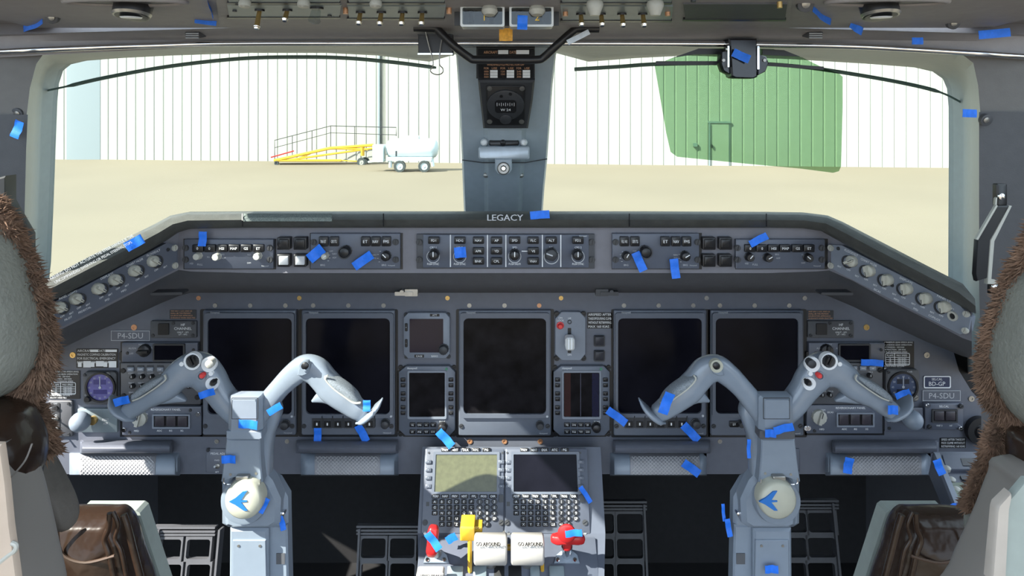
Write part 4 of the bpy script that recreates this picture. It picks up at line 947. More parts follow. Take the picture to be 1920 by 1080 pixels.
for i, (x0, s) in enumerate(((794, 'left'), (946, 'right'))):
    X0, X1 = (793, 945) if i == 0 else (947, 1104)
    d = Dev('flight_management_keypad', '%s control display unit on the pedestal, with %s' % (s, 'sunlit olive screen' if i == 0 else 'black screen'), 'keypad', FP, (X0+X1)/2, 998, 'pedestal control display units')
    d.b('plate', MODLT if 0 else MODULE, X0, 839, X1, 999, -.004, .008, 3, .0015)
    sx0, sx1 = (814, 932) if i == 0 else (963, 1081)
    MB(FP).hole((sx0-5, 847, sx1+5, 927), (sx0, 852, sx1, 922), .008, .011, 2, 1).build('screen_rim', BEZEL, d.r)
    d.b('screen', mat('sunlit_screen_olive', (.085, .088, .045), .35, noise=.15, scale=120) if i == 0 else SCREEN, sx0-1, 851, sx1+1, 923, .0075, .0092)  # sunlit look of the left screen is put into its olive colour
    tx = ((835, 'PREV'), (853.5, 'NEXT'), (873.5, 'DLK'), (892, 'ATC'), (912, 'PG')) if i == 0 else ((983, 'PREV'), (1001.6, 'NEXT'), (1021, 'DLK'), (1040, 'ATC'), (1059, 'PG'))
    leg = MB(FP)
    def key(x, y, w_, h_, t, r=1.2, m=BLACK):
        MB(FP).cbox(x, y, w_, h_, .007, .0115, r, .0006).build('key', m, d.r); leg.text(t, x, y, h_*.52, .0116, maxw=w_*.7)
    for x, t in tx: key(x, 843.5, 15, 8, t)
    for x in ((803, 940) if i == 0 else (953.7, 1089.5)):
        for y in (866, 881, 896, 911.5): key(x, y, 11, 7, '-', 1, BEZEL)
    ox = 0 if i == 0 else 152.3; kx = 1.0 if i == 0 else 1.0
    for x, t in zip((817, 834.5, 852.6, 870.6, 888.7, 906.7, 924.6), ('PERF', 'NAV', 'PREV', 'NEXT', 'FPL', 'PROG', 'DIR')): key(x+ox*.995, 930.5, 14.5, 8, t)
    cols = [x+153 if i else x for x in (815, 828.5, 842.2, 856.2, 870, 883.9)]; nums = [x+153 if i else x for x in (899.5, 913.2, 927)]
    for r_, (L_, N_) in enumerate((('ABCDEF', '123'), ('GHIJKL', '456'), ('MNOPQR', '789'), (' STUVW', '.0S'), (' XYZDC', '-/ '))):
        y = (940.8, 951.4, 962, 972.6, 983.2)[r_]
        for x, t in zip(cols, L_):
            if t != ' ': key(x, y, 10.5, 8.6, t if r_ < 4 else {'D': 'DEL', 'C': 'CLR'}.get(t, t))
        for x, t in zip(nums, N_):
            if t != ' ': key(x, y, 11, 9.4, {'S': 'SP', '-': '+/-'}.get(t, t), 4.6)
    leg.build('key_legends', WHITE, d.r, smooth=0)
    for x in ((797, 940) if i == 0 else (951, 1097)): d.screw(x, 980, 5, .009, DKPL)
    x = 802 if i == 0 else 953; d.b('light_sensor', BLACK, x-3, 941, x+3, 949, .008, .0085)
    x = 940 if i == 0 else 1091.5; d.b('rocker', BLACK, x-4, 928, x+4, 942, .008, .011, 1)
    for x in ((804, 942) if i == 0 else (951, 1088)): MB(FP).cyl(x, 849, 2, .008, .009, 8).build('stud', DKPL, d.r)
for x, y in ((797, 1000), (944, 1000), (954, 1000), (1097, 999)): MB(FP).lathe(x, y, [(5, -.002), (5, .006), (3, .008)], 14).build('fastener', STEEL, ped)
# throttle quadrant
def wq(px, py, Y): return P(px, py, Y)
qd = thing('throttle_quadrant', 'lower pedestal plate with lever slots', 'quadrant', tuple(FQ.at(957, 1085)))
MB(FQ).box(784, 1006, 1120, 1090, -.004, .005, 3, .001).build('plate', MODULE, qd)
for x0, x1, m in ((838, 868, TEAL), (887, 912, TEAL), (926, 946, FOOT), (953, 978, FOOT), (994, 1012, TEAL), (1030, 1058, TEAL)): MB(FQ).box(x0, 1060, x1, 1088, .005, .011 if m is TEAL else .0056, 2, .001).build('track_cover' if m is TEAL else 'slot', m, qd)
for x, s in ((920, 'left'), (989, 'right')):
    t = thing('thrust_lever', '%s of the two white thrust lever handles lettered GO AROUND' % s, 'lever', tuple(FQ.at(x, 1075)), 'white thrust levers')
    Y = 1.175; rows = []; prof = [(-.5, 0), (-.46, -.35), (-.25, -.5), (.1, -.52), (.38, -.46), (.5, -.3), (.52, 0), (.5, .3), (.2, .42), (-.25, .42), (-.46, .3)]
    x0, x1 = x-31, x+31
    for xx, k_ in ((x0, .82), (x0+1.5, .95), (x0+4, 1), (x1-4, 1), (x1-1.5, .95), (x1, .82)):
        c = P(xx, 1028, Y); rows.append([c+Vector((0, b_*.040*k_, -a_*.043*k_)) for a_, b_ in prof])
    b = MB(); b.grid(rows, closed=True); n = len(prof); b.f += [tuple(range(n)), tuple(range(5*n, 6*n))]; b.build('handle', LEVER, t, smooth=55)
    b = MB(); a_ = P(x, 1040, Y+.01); b.tube([a_, FQ.at(x, 1078, -.03)], (.009, .004), 8, flat=Vector((0, 1, 0))).build('arm', STEEL, t)
    ft = Fr(P(x, 1020, Y-.0212), X3, Vector((0, 0, 1))); tb = MB(ft)
    for ii in range(3): tb.text('GO AROUND', x+(-5 if s == 'left' else 5)+ii*.4, 1020+ii*.25, 7.5, .0014+ii*.0003, maxw=46)
    tb.build('lettering', BLACK, t, smooth=0)
lk = thing('gust_lock_lever', 'yellow gust lock lever left of the thrust levers', 'lever', tuple(FQ.at(881, 1070)))
fk = Fr(P(880, 1005, 1.20), X3, Z3)
MB(fk).cbox(876, 1002, 27, 27, -.02, .016, 2, .002).build('block', YELLOW, lk); MB(fk).cbox(893, 997, 22, 17, -.018, .004, 2, .002).build('block', YELLOW, lk)
MB().tube([P(881, 1010, 1.19), P(881, 1040, 1.185), FQ.at(881, 1078, -.01)], (.0042, .005), 6, flat=Vector((0, 1, 0))).build('stem', YELLOW, lk); MB(fk).text('LOCK', 896, 991, 4, .0042).build('lettering', DKPL, lk, smooth=0)
MB().tube([P(948, 1026, 1.20), P(957, 1026, 1.20)], .005, 8).build('cross_bar', YELLOW, lk); MB().tube([P(1017, 1040, 1.19), FQ.at(1017, 1078, -.01)], .0035, 6).build('side_stem', YELLOW, lk)
for x, s in ((815, 'left'), (1063, 'right')):
    t = thing('fire_t_handle', 'red pull handle, %s, with blue tape' % ('seen end on left of the yellow lever' if s == 'left' else 'T shaped, at the right edge of the pedestal'), 'handle', tuple(FQ.at(x, 1048)), 'red pull handles')
    q = MB(FQ); bx, by = (818, 1048) if s == 'left' else (1063, 1048); q.poly([(bx-24, by+7), (bx-20, by-8), (bx-6, by-20), (bx+6, by-20), (bx+20, by-8), (bx+24, by+7)], .004, .010, .001); q.build('base_plate', YOKED, t)
    for dx in (-17, 15): MB(FQ).lathe(bx+dx, by+1, [(3.6, .010), (3.6, .012), (1, .0124)], 12).build('screw', CHROME, t)
    if s == 'left':
        MB().tube([FQ.at(820, 1040, .005), P(814, 1028, 1.20)], .008, 10).build('shaft', STEEL, t)
        MB().horn([(813, 990, 9, 9), (812, 1000, 11, 12), (811, 1015, 10, 12), (810, 1030, 11, 12), (809, 1038, 9, 9)], 1.185).build('grip', RED, t)
    else:
        MB().tube([FQ.at(1063, 1040, .005), P(1063, 1022, 1.20)], .010, 10).build('shaft', CHROME, t)
        MB().horn([(1036, 1009, 7, 7), (1045, 1010, 9, 10), (1055, 1009, 9, 11), (1064, 1008, 10, 12), (1074, 1009, 9, 11), (1085, 1010, 9, 10), (1093, 1012, 7, 7)], 1.185).build('grip', RED, t)
        q = MB(Fr(P(1063, 1003, 1.172), X3, Z3)); q.lathe(1063, 1003, [(17, 0), (17, .004), (14, .006)], 20).build('grip_cap', RED, t)
        MB().horn([(1063, 1012, 8, 8), (1063, 1022, 8, 8), (1063, 1028, 7, 7)], 1.19).build('grip_stem', RED, t)
t = thing('speed_brake_lever', 'white speed brake lever end at the pedestal bottom edge', 'lever', tuple(FQ.at(806, 1078)))
MB(Fr(P(806, 1076, 1.18), X3, Z3)).cbox(806, 1086, 52, 22, -.008, .01, 5, .003).build('handle', LEVER, t); MB(Fr(P(806, 1076, 1.18), X3, Z3)).text('SPEED BRAKE', 808, 1079, 5, .0102, maxw=44).build('lettering', DKPL, t, smooth=0)

# ---------------------------------------------------------------- footwells and rudder pedals
for x0, y0, nx, s in ((285, 988, 2, 'far left'), (668, 986, 2, 'left of the pedestal'), (1095, 940, 2, 'right of the pedestal'), (1455, 938, 2, 'far right')):
    far = 1.45 if x0 < 900 else 1.55; fr = Fr(P(x0, y0, far), X3, Vector((0, .25, 1)))
    t = Dev('rudder_pedal', 'dark grey rudder pedal with square openings, %s' % s, 'pedal', fr, x0+60, y0+170, 'rudder pedals')
    m = PANELD if x0 < 900 else DKPL; w = 118; q = MB(fr)
    for y in (y0+2, y0+9, y0+15): q.cbox(x0+w/2, y, w, 4, -.01, .008-(y-y0)*.0002, 1)
    q.build('top_ridges', m, t.r)
    q = MB(fr); cw = 50; chh = 40
    for j in range(4):
        for i in range(2):
            cx_ = x0+w*(.27+.46*i); cy_ = y0+42+j*47; q.hole((cx_-w*.23, cy_-23.5, cx_+w*.23, cy_+23.5), (cx_-cw*.47, cy_-chh*.46, cx_+cw*.47, cy_+chh*.46), -.01, .004, 0, 5)
    q.build('grid_frame', m, t.r)
    for xx in (x0+1, x0+w-1): MB(fr).cbox(xx, y0+100, 4, 190, -.012, .012).build('side_rail', m, t.r)
for sg in (-1, 1):
    b = MB(); b.wbox((sg*.99, 1.66, 2.0), (.04, .56, .48)); struct('wall_footwell_'+('left' if sg < 0 else 'right'), b, PANELD, smooth=0)
    b = MB()
    for x, y in ((575, 935), (578, 990)) if sg < 0 else ((1307, 933), (1303, 990)): b.cyl if 0 else None
FW = Fr((0, 1.895, EYE), X3, Z3)

# ---------------------------------------------------------------- control yokes
def yoke(mir, label):
    s = -1 if mir else 1
    def X(x): return 1915-x if mir else x
    Y = 1.12; r = thing('control_yoke', label, 'control yoke', tuple(P(X(455), 1120, Y)), 'pilot control yokes')
    def H(pts, n=20, Y_=Y, sub=6): return MB().horn([(X(p[0]),)+tuple(p[1:]) for p in pts], Y_, n, sub)
    ff = Fr((0, Y, EYE), X3, Z3)
    def poly(pts, w0, w1, ch=0): return MB(ff).poly([(X(x), y) for x, y in pts], w0, w1, ch)
    arm = H([(462, 790, 20, 22), (445, 772, 22, 22), (428, 756, 22, 22), (410, 733, 23, 22), (395, 712, 28, 22), (378, 695, 31, 22), (358, 693, 31, 22), (338, 702, 27, 23), (318, 722, 24, 24), (300, 733, 22, 24), (281, 744, 19, 22), (264, 756, 18, 20), (248, 766, 17, 17), (240, 771, 15, 14)]).build('outer_grip', YOKE, r, smooth=60)
    H([(300, 738, 18, 16), (320, 741, 14, 14), (335, 745, 8, 11), (348, 750, 3, 5)]).build('finger_rest', YOKE, arm, smooth=60)
    H([(209, 745, 2, 9), (215, 756, 4, 20), (227, 768, 5, 24), (242, 781, 4.5, 18), (250, 786, 2, 9)], Y_=Y-.004).build('hand_stop', YOKE, arm, smooth=60)
    H([(307, 706, 5, 18), (290, 717, 8, 19), (270, 730, 8, 18), (255, 742, 7, 16), (249, 748, 4, 12)], Y_=Y-.008).build('grip_pad', GRIP, arm, smooth=60)
    H([(309, 703, 1.6, 2.4), (311, 711, 1.6, 2.4), (300, 721, 1.6, 2.4), (280, 735, 1.6, 2.4), (262, 746, 1.6, 2.4), (249, 751, 1.6, 2.4)], 8, Y-.0235).build('pad_edge', KNOB, arm)
    inn = H([(470, 800, 20, 20), (486, 776, 20, 20), (503, 754, 20, 20), (524, 728, 19, 20), (548, 704, 21, 20), (570, 690, 23, 20), (592, 695, 24, 20), (608, 712, 23, 21), (622, 728, 24, 22), (640, 743, 22, 22), (657, 757, 19, 20), (672, 768, 17, 18), (684, 775, 15, 14)]).build('inner_grip', YOKE, r, smooth=60)
    H([(632, 740, 18, 16), (612, 740, 15, 15), (598, 745, 9, 11), (587, 751, 3, 5)]).build('finger_rest', YOKE, inn, smooth=60)
    H([(715, 751, 2, 9), (708, 762, 4.5, 20), (695, 775, 5.5, 24), (681, 786, 5, 20), (671, 791, 2, 9)], Y_=Y-.004).build('hand_stop', YOKE, inn, smooth=60)
    H([(617, 707, 5, 18), (632, 718, 8, 19), (650, 731, 9, 18), (664, 743, 8, 16), (674, 752, 4, 12)], Y_=Y-.009).build('grip_pad', GRIP, inn, smooth=60)
    H([(614, 704, 1.6, 2.4), (611, 712, 1.6, 2.4), (625, 728, 1.6, 2.4), (645, 743, 1.6, 2.4), (663, 755, 1.6, 2.4), (676, 755, 1.6, 2.4)], 8, Y-.0235).build('pad_edge', KNOB, inn)
    # switches on the outer head
    w0 = .0185
    def ringb(x, y, r0, r1, nm, m): return MB(ff).ring(X(x), y, r0, r1, w0-.006, w0+.003, 24).build(nm, m, arm)
    ringb(360, 678, 12, 16, 'dial_ring', WHITE); k = MB(ff).lathe(X(360), 678, [(12, w0-.004), (12, w0+.004), (10, w0+.006)], 16).build('trim_switch', DKPL, arm)
    for dx in (-3.4, 3.4): MB(ff).cbox(X(360+dx), 678, 4, 18, w0+.006, w0+.014, 1, .001, rot=s*.5).build('rocker', BLACK, k)
    MB(ff).ring(X(391), 684, 6, 14, w0-.004, w0+.003, 24).build('button_ring', WHITE, arm); MB(ff).lathe(X(391), 684, [(8, w0), (8, w0+.012), (5, w0+.014)], 18).build('push_button', KNOB if not mir else DKPL, arm)
    MB(ff).ring(X(377), 706, 6, 9, w0-.004, w0+.003, 16).build('button_ring', YOKED, arm); MB(ff).lathe(X(377), 706, [(5.5, w0), (5.5, w0+.006), (3.5, w0+.009)], 14).build('red_button', REDB, arm, label='small red disconnect button')
    MB(ff).ring(X(397), 720, 5, 12, w0-.004, w0+.003, 24).build('button_ring', WHITE, arm); MB(ff).lathe(X(397), 720, [(6, w0), (6, w0+.008), (3, w0+.012)], 16).build('black_button', BLACK, arm)
    for x, y in ((340, 683), (395, 701)): MB(ff).cyl(X(x), y, 4.2, w0-.006, w0+.002, 12).build('mark_disc', WHITE, arm)
    # switch on the inner elbow
    MB(ff).poly([(X(x), y) for x, y in ((559, 699), (563, 682), (576, 678), (582, 688), (578, 700), (566, 705), (557, 704))], .01, .0215, .001).build('switch_base', YOKED, inn)
    MB(ff).ring(X(571), 687, 6.5, 12 if mir else 9.5, .016, .0255, 24).build('button_ring', CREAM if mir else YOKED, inn); MB(ff).lathe(X(571), 687, [(6.5, .018), (6.5, .028), (3, .030)], 16).build('thumb_button', BLACK, inn)
    # rear stalk, hub, covers
    H([(512, 752, 10, 16), (516, 770, 13, 18), (511, 790, 12, 18), (504, 815, 11, 18), (500, 850, 11, 18), (497, 890, 12, 18), (489, 930, 14, 18), (465, 955, 14, 18)], Y_=Y+.010).build('stalk', YOKE, r, smooth=60)
    hub = poly([(429, 745), (486, 745), (489, 750), (490, 821), (424, 821), (426, 750)], .006, .030, .008).build('hub_cover', YOKED, r)
    MB(ff).hole((X(434) if not mir else X(484), 746, X(484) if not mir else X(434), 786), (X(435) if not mir else X(483), 747, X(483) if not mir else X(435), 785), .0296, .0303, 1, 1).build('panel_line', DKPL, hub)
    poly([(424, 809), (490, 809), (491, 822), (487, 824), (427, 824), (424, 822)], .01, .031, .001).build('hub_lower_band', PANELD if mir else YOKED, hub)
    low = poly([(424, 824), (487, 824), (488, 860), (492, 905), (476, 897), (452, 893), (432, 897), (414, 904), (420, 860)], 0, .024, .002).build('lower_cover', YOKED, r)
    MB(ff).lathe(X(457), 940, [(44, -.03), (44, .018), (41, .024), (36, .025)], 40, wf=.02).build('pivot_housing', YOKED, r)
    cap = MB(ff).lathe(X(455), 941, [(36, .02), (36, .036), (34.5, .041), (31, .044), (15, .046)], 40, wf=.044).build('pivot_cap', CREAM, r)
    L0 = [(429, 941), (441, 934), (455, 922), (463, 921), (452, 938), (463, 938.5), (463, 941), (452, 942), (464, 957.5), (457, 957.5), (440, 946)]
    k_ = (0 if not mir else 1440-1460)
    lp = [(x, y) for x, y in L0] if not mir else [(x+(1441-446.5), y) for x, y in L0]
    MB(ff).prism_uv([ff.uv(x, y, .047) for x, y in lp], .0440, .0472).build('arrow_emblem', LOGO, cap)
    b = MB(); cp = [(X(x), y) for x, y in ((420, 896), (420, 906), (432, 908), (442, 900), (455, 897), (468, 900), (478, 908), (487, 908), (488, 898))]
    b.tube([P(x, y, Y-.030) for x, y in cmr(cp, 4)], .0011, 6).build('wire_clip', CHROME, r); MB(ff).cbox(X(453), 898, 24, 8, .024, .034, 2, .001).build('clip_sleeve', STEEL, r)
    sh = poly([(414, 905), (420, 900), (500, 895), (520, 905), (538, 935), (539, 996), (497, 996), (494, 992), (425, 992), (414, 985)], -.035, -.012, .006).build('shroud', YOKED, r)
    poly([(415, 930), (420, 990), (430, 994), (508, 994), (522, 985), (524, 940), (508, 905), (497, 893), (430, 893)], -.02, .010, .008).build('collar_housing', YOKE, r)
    poly([(430, 992), (502, 992), (502, 1110), (429, 1110)], -.03, .002, .004).build('column', YOKED, r)
    poly([(500, 985), (538, 985), (541, 1110), (500, 1110)], -.035, -.010, .003).build('side_box', YOKED, r)
    poly([(436, 1013), (498, 1013), (500, 1110), (435, 1110)], -.01, .0045, .001).build('access_cover', YOKED, r)
    poly([(518, 1038), (534, 1038), (534, 1058), (518, 1058)], -.02, -.0085, 0).build('pocket', PANELD, r)
    for x, y in ((447, 1024), (487, 1024), (432, 890), (480, 888)): MB(ff).lathe(X(x), y, [(2.6, -.004), (2.6, .0245 if y < 900 else .0055)], 10).build('screw', STEEL, r)
    MB(ff).lathe(X(529), 965, [(4, -.02), (4, -.004), (2, -.003)], 12).build('lamp_screw', CHROME, r)
    return r
yoke(False, 'left pilot control yoke with its inner grip lit white by sun')
yoke(True, 'right copilot control yoke in blue grey shade')

# ---------------------------------------------------------------- sun visor, clip, handles
vt = thing('sun_visor', 'green tinted see-through sun visor hanging over the right windshield', 'sun visor', tuple(P(1405, 320, 1.20)))
fv = Fr((0, 1.20, EYE), X3, Z3)
vo = [(1228, 122), (1262, 108), (1310, 92), (1360, 90), (1450, 92), (1505, 108), (1545, 128), (1572, 137), (1580, 144), (1580, 200), (1577, 312), (1573, 321), (1562, 324), (1500, 316), (1400, 307), (1300, 297), (1270, 294), (1258, 285), (1250, 250)]
MB(fv).poly(vo, -.0015, .0015).build('tinted_panel', VISOR, vt, smooth=0)
for pp in ([(1262, 108), (1310, 91), (1368, 92), (1368, 102), (1300, 102)], [(1430, 92), (1470, 94), (1500, 106), (1455, 104), (1430, 103)]): MB(fv).poly(pp, -.003, .004, 0).build('top_edge_strip', BLACK, vt)
MB(fv).cbox(1295, 118, 130, 7, .0015, .004, 1).build('stiffener', DKPL, vt); MB(fv).cbox(1490, 124, 110, 6, .0015, .004, 1, rot=-.07, fore=False).build('stiffener', DKPL, vt)
vc = thing('visor_clamp', 'glossy black clamp holding the green visor on the chrome rail', 'clamp', tuple(P(1397, 148, 1.17)))
fc = Fr((0, 1.165, EYE), X3, Z3)
CL = mat('clamp_black', (.012, .012, .015), .18)
MB(fc).poly([(1367, 72), (1420, 72), (1421, 144), (1414, 147), (1378, 146), (1372, 143)], -.02, .012, .003).build('clamp_body', CL, vc)
for pts in ([(1353, 96), (1370, 92), (1370, 140), (1357, 133), (1352, 120)], [(1420, 100), (1437, 106), (1442, 118), (1436, 134), (1420, 142)]): MB(fc).poly(pts, -.02, .004, .002).build('jaw', CL, vc)
MB(fc).cbox(1366, 106, 3, 40, .002, .0125, 1).build('chrome_edge', CHROME, vc); MB(fc).cbox(1422, 108, 4, 44, .002, .0125, 1).build('chrome_edge', CHROME, vc)
for x in (1357, 1434): MB(fc).cyl(x, 113, 3, .004, .007, 10).build('screw', STEEL, vc)
gh = thing('grab_handle', 'angled black grab handle with pale edge on the right side trim', 'handle', tuple(P(1860, 540, 1.02)))
Yh = 1.02; fh = Fr((0, Yh, EYE), X3, Z3)
MB(fh).poly([(1870, 386), (1893, 386), (1862, 452), (1857, 520), (1832, 528), (1829, 515), (1833, 450)], .004, .012, .002).build('grip', BLACK, gh)
q = MB(fh); q.poly([(1893, 386), (1898, 386), (1864, 452), (1858, 524), (1884, 528), (1884, 534), (1851, 533), (1857, 451)], .006, .013, .001); q.build('pale_edge', KNOB, gh)
q = MB(fh); q.poly([(1866, 384), (1867, 372), (1870, 370), (1869, 384)], .008, .0125); q.poly([(1868, 384), (1871, 386), (1834, 450), (1830, 449)], .008, .0125); q.build('inner_edge', KNOB, gh)
MB(fh).cbox(1880, 366, 20, 42, 0, .010, 3, .002).build('bracket', BLACK, gh); MB(fh).cbox(1869, 541, 18, 26, 0, .010, 3, .002).build('bracket', BLACK, gh)
for x, y in ((1880, 369), (1868, 540)): MB(fh).lathe(x, y, [(6, .010), (6, .013), (2, .014)], 14).build('screw', CHROME, gh)
gl = thing('grab_handle', 'dark grab handle barely in view at the left edge above the seat', 'handle', tuple(P(0, 440, 1.0)))
fhl = Fr((0, 1.0, EYE), X3, Z3)
MB(fhl).poly([(-30, 340), (8, 330), (8, 378), (45, 442), (45, 520), (22, 520), (18, 450), (-8, 400), (-30, 395)], -.012, .012, .003).build('grip', BLACK, gl)
# overhead handle and clip
oh = thing('overhead_grab_bar', 'black bent grab bar under the overhead panel in front of the centre post', 'handle', tuple(P(948, 110, 1.13)))
b = MB(); b.tube([P(x, y, Y) for x, y, Y in cmr([(776, 52, 1.10), (795, 52, 1.10), (815, 53, 1.10), (822, 57, 1.10), (850, 85, 1.10), (880, 108, 1.11), (893, 112, 1.11), (948, 112, 1.11), (1005, 112, 1.11), (1020, 107, 1.11), (1045, 84, 1.10), (1075, 58, 1.10), (1085, 54, 1.10), (1110, 54, 1.10), (1123, 54, 1.10)], 4)], .0066, 12)
b.build('bar', BLACK, oh, smooth=60)
bc = thing('binder_clip', 'black binder clip with wire arms clamped on the rail left of the post', 'clip', tuple(P(817, 140, 1.12)))
fb = Fr((0, 1.13, EYE), X3, Z3)
MB(fb).poly([(784, 64), (849, 64), (849, 103), (784, 103)], -.012, .006, .001).build('clip_body', BLACK, bc)
for yy, mm in ((65, BLACK), (101, CHROME)): MB(fb).cbox(816, yy, 66, 3, .004, .009, 1).build('rolled_edge', mm, bc)
MB().tube([P(x, y, 1.118) for x, y in cmr([(798, 58), (803, 80), (811, 110), (812, 122), (807, 132), (812, 138), (822, 140), (830, 136), (830, 128), (824, 120), (825, 95), (829, 70)], 4)], .0010, 6).build('wire_arm', STEEL, bc)

# ---------------------------------------------------------------- overhead panel
za = ceilz(1.10); FO = Fr((0, 1.10, za), X3, Vector((0, 1, -SL)))
# out of the ceiling towards the cabin is down: flip so W points down
assert FO.W.z > 0 or True
class FrD(Fr):
    def __init__(s, o, U, V): Fr.__init__(s, o, U, V); s.W = -s.W
FO = FrD((0, 1.10, za), X3, Vector((0, 1, -SL)))
ovh = thing('overhead_console', 'overhead switch panel frame along the top edge', 'switch panel', tuple(FO.at(950, 20)))
MB(FO).poly([(412, 46), (1480, 46), (1486, -8), (404, -8)], -.01, .004).build('frame_plate', TRIM, ovh, smooth=0)
def omod(x0, x1, y0, y1, label, m=TEAL, name='overhead_switch_module'):
    d = Dev(name, label, 'switch panel', FO, (x0+x1)/2, y1); d.fr = FO
    sk = 8
    MB(FO).poly([(x0-4, y0), (x1+4, y0), (x1, y1), (x0, y1)], -.004, .0065, .0).build('plate', m, d.r, smooth=0)
    MB(FO).poly([(x0-4, y1), (x1+2, y1), (x1+1, y1+3), (x0-5, y1+3)], -.004, .0075, .0).build('plate_edge', BLACK, d.r, smooth=0)
    return d
def otog(d, x, y0, y1, big=False):
    a = FO.at(x, y0, .0065); b_ = a+Vector((0, -.012, -(y1-y0)*a.y/F*.98))
    rr = .0035 if not big else .007
    MB().tube([a+Vector((0, 0, .001)), a+Vector((0, 0, -.0025))], .0065 if not big else .009, 12).build('collar', BLACK, d.r)
    o = MB().tube([a, a.lerp(b_, .85), a.lerp(b_, .96), b_], [rr*.8, rr, rr*1.2, rr*.7], 10).build('toggle', BRASS if not big else GUARD, d.r); 
    if not big: MB().tube([a.lerp(b_, .9), b_+Vector((0, 0, -.001))], [.0045, .003], 10).build('toggle_tip', CHROME, o)
d = omod(430, 636, 10, 33, 'overhead switch module with three hanging toggles, left of the blue tape pair')
for x, y1 in ((487, 56), (539, 41)): otog(d, x, 18, y1)
otog(d, 594, 14, 42, True); d.lab([('ON', 500, 16, 3), ('AUTO', 505, 25, 3), ('OFF', 560, 20, 3), ('ON', 610, 26, 3)], .0067, GREYL)
for x, y in ((440, 22), (618, 31), (445, 10)): MB(FO).cyl(x, y, 4, .006, .0085, 10).build('fastener', DKPL, d.r)
d = omod(655, 832, 12, 35, 'overhead switch module with four short metal toggles, left of centre')
for x, y1 in ((676, 47), (715, 48), (755, 48), (792, 48)): otog(d, x, 22, y1)
for x in (648, 842): MB(FO).cyl(x, 26, 5, .004, .012, 12).build('fastener', COPPER, d.r)
d.lab([('LIGHTS', 735, 12, 3), ('ON', 690, 18, 3), ('OFF', 728, 18, 3)], .0067, GREYL)
d = omod(1055, 1258, 12, 39, 'overhead switch module with four metal toggles, right of centre')
for x, y1 in ((1089, 50), (1127, 50), (1166, 51), (1205, 51)): otog(d, x, 25, y1)
for x in (1060, 1252): MB(FO).cyl(x, 30, 5, .004, .012, 12).build('fastener', COPPER, d.r)
d = omod(1285, 1472, 8, 37, 'blank dark overhead plate right of the toggle modules', TRIMD, 'overhead_blank_plate')
MB(FO).cyl(1462, 15, 5, .006, .014, 10).build('fastener', BRASS, d.r)
MB(FO).cyl(1300, 4, 5, .006, .0085, 10).build('fastener', DKPL, d.r)
for x0, x1, dx, s in ((430, 636, 0, 'left'), (655, 832, 0, 'left of centre'), (1055, 1258, 0, 'right of centre')):
    d = omod(x0, x1, -6, 6, 'second row overhead module cut by the top picture edge, %s' % s)
    for x in ((x0+30, x0+140) if x0 < 600 else (x0+60, x1-30) if x0 > 1000 else (x0+50,)):
        q = FO.at(x, 1 if x0 < 1000 else 3, .0065); MB().tube([q, q+Vector((0, -.002, -.005)), q+Vector((0, -.003, -.008)), q+Vector((0, -.003, -.009 if x0 < 1000 else -.018))], [.007, .008, .007, .004] if x0 < 1000 else [.010, .011, .010, .006], 14).build('rotary_cap' if x0 < 1000 else 'clear_cap', KNOB, d.r)
for x0, n_, s in ((863, '1', 'left'), (955, '2', 'right')):
    d = Dev('switch_guard', 'clear plastic switch guard with yellow figure %s, %s of the pair' % (n_, s), 'switch guard', FO, x0+42, 30, 'clear guards over the engine switches')
    Yg = .925; fg = Fr((0, Yg, EYE), X3, Z3)
    MB(fg).hole((x0, 10, x0+83, 50), (x0+4, 14, x0+79, 46), -.03, .002, 4, 3).build('cover_rim', mat('guard_rim', (.55, .57, .56), .2) if 'guard_rim' not in bpy.data.materials else bpy.data.materials['guard_rim'], d.r)
    MB(fg).cbox(x0+41.5, 30, 77, 34, -.002, .001, 3).build('cover_face', GUARD, d.r)
    MB(fg).text(n_, x0+(45 if n_ == '1' else 52), 32, 14, .0015).build('figure', YELL, d.r, smooth=0)
    for dx in (20, 58):
        MB(Fr((0, .94, EYE), X3, Z3)).lathe(x0+dx, 27, [(8, -.004), (8, 0), (4, .001)], 14).build('switch_base', BLACK, d.r); MB().tube([P(x0+dx, 27, .938), P(x0+dx, 44, .935)], [.002, .0042], 8).build('toggle', BLACK, d.r)
    q = FO.at(x0+(55 if n_ == '1' else 52), 15, .006); MB().tube([q, q+Vector((0, -.002, -.005)), q+Vector((0, -.003, -.010))], [.010, .011, .007], 14).build('rotary_knob', KNOB, d.r)
MB(Fr((0, .955, EYE), X3, Z3)).box(852, 2, 1048, 48, -.004, 0).build('striped_plate', DKPL, ovh)
q = MB(Fr((0, .955, EYE), X3, Z3))
for i in range(22): q.poly([(860+i*8.4, 9), (864+i*8.4, 9), (872+i*8.4, -2), (868+i*8.4, -2)], 0, .0006)
q.build('hazard_stripe', AMBL, ovh)
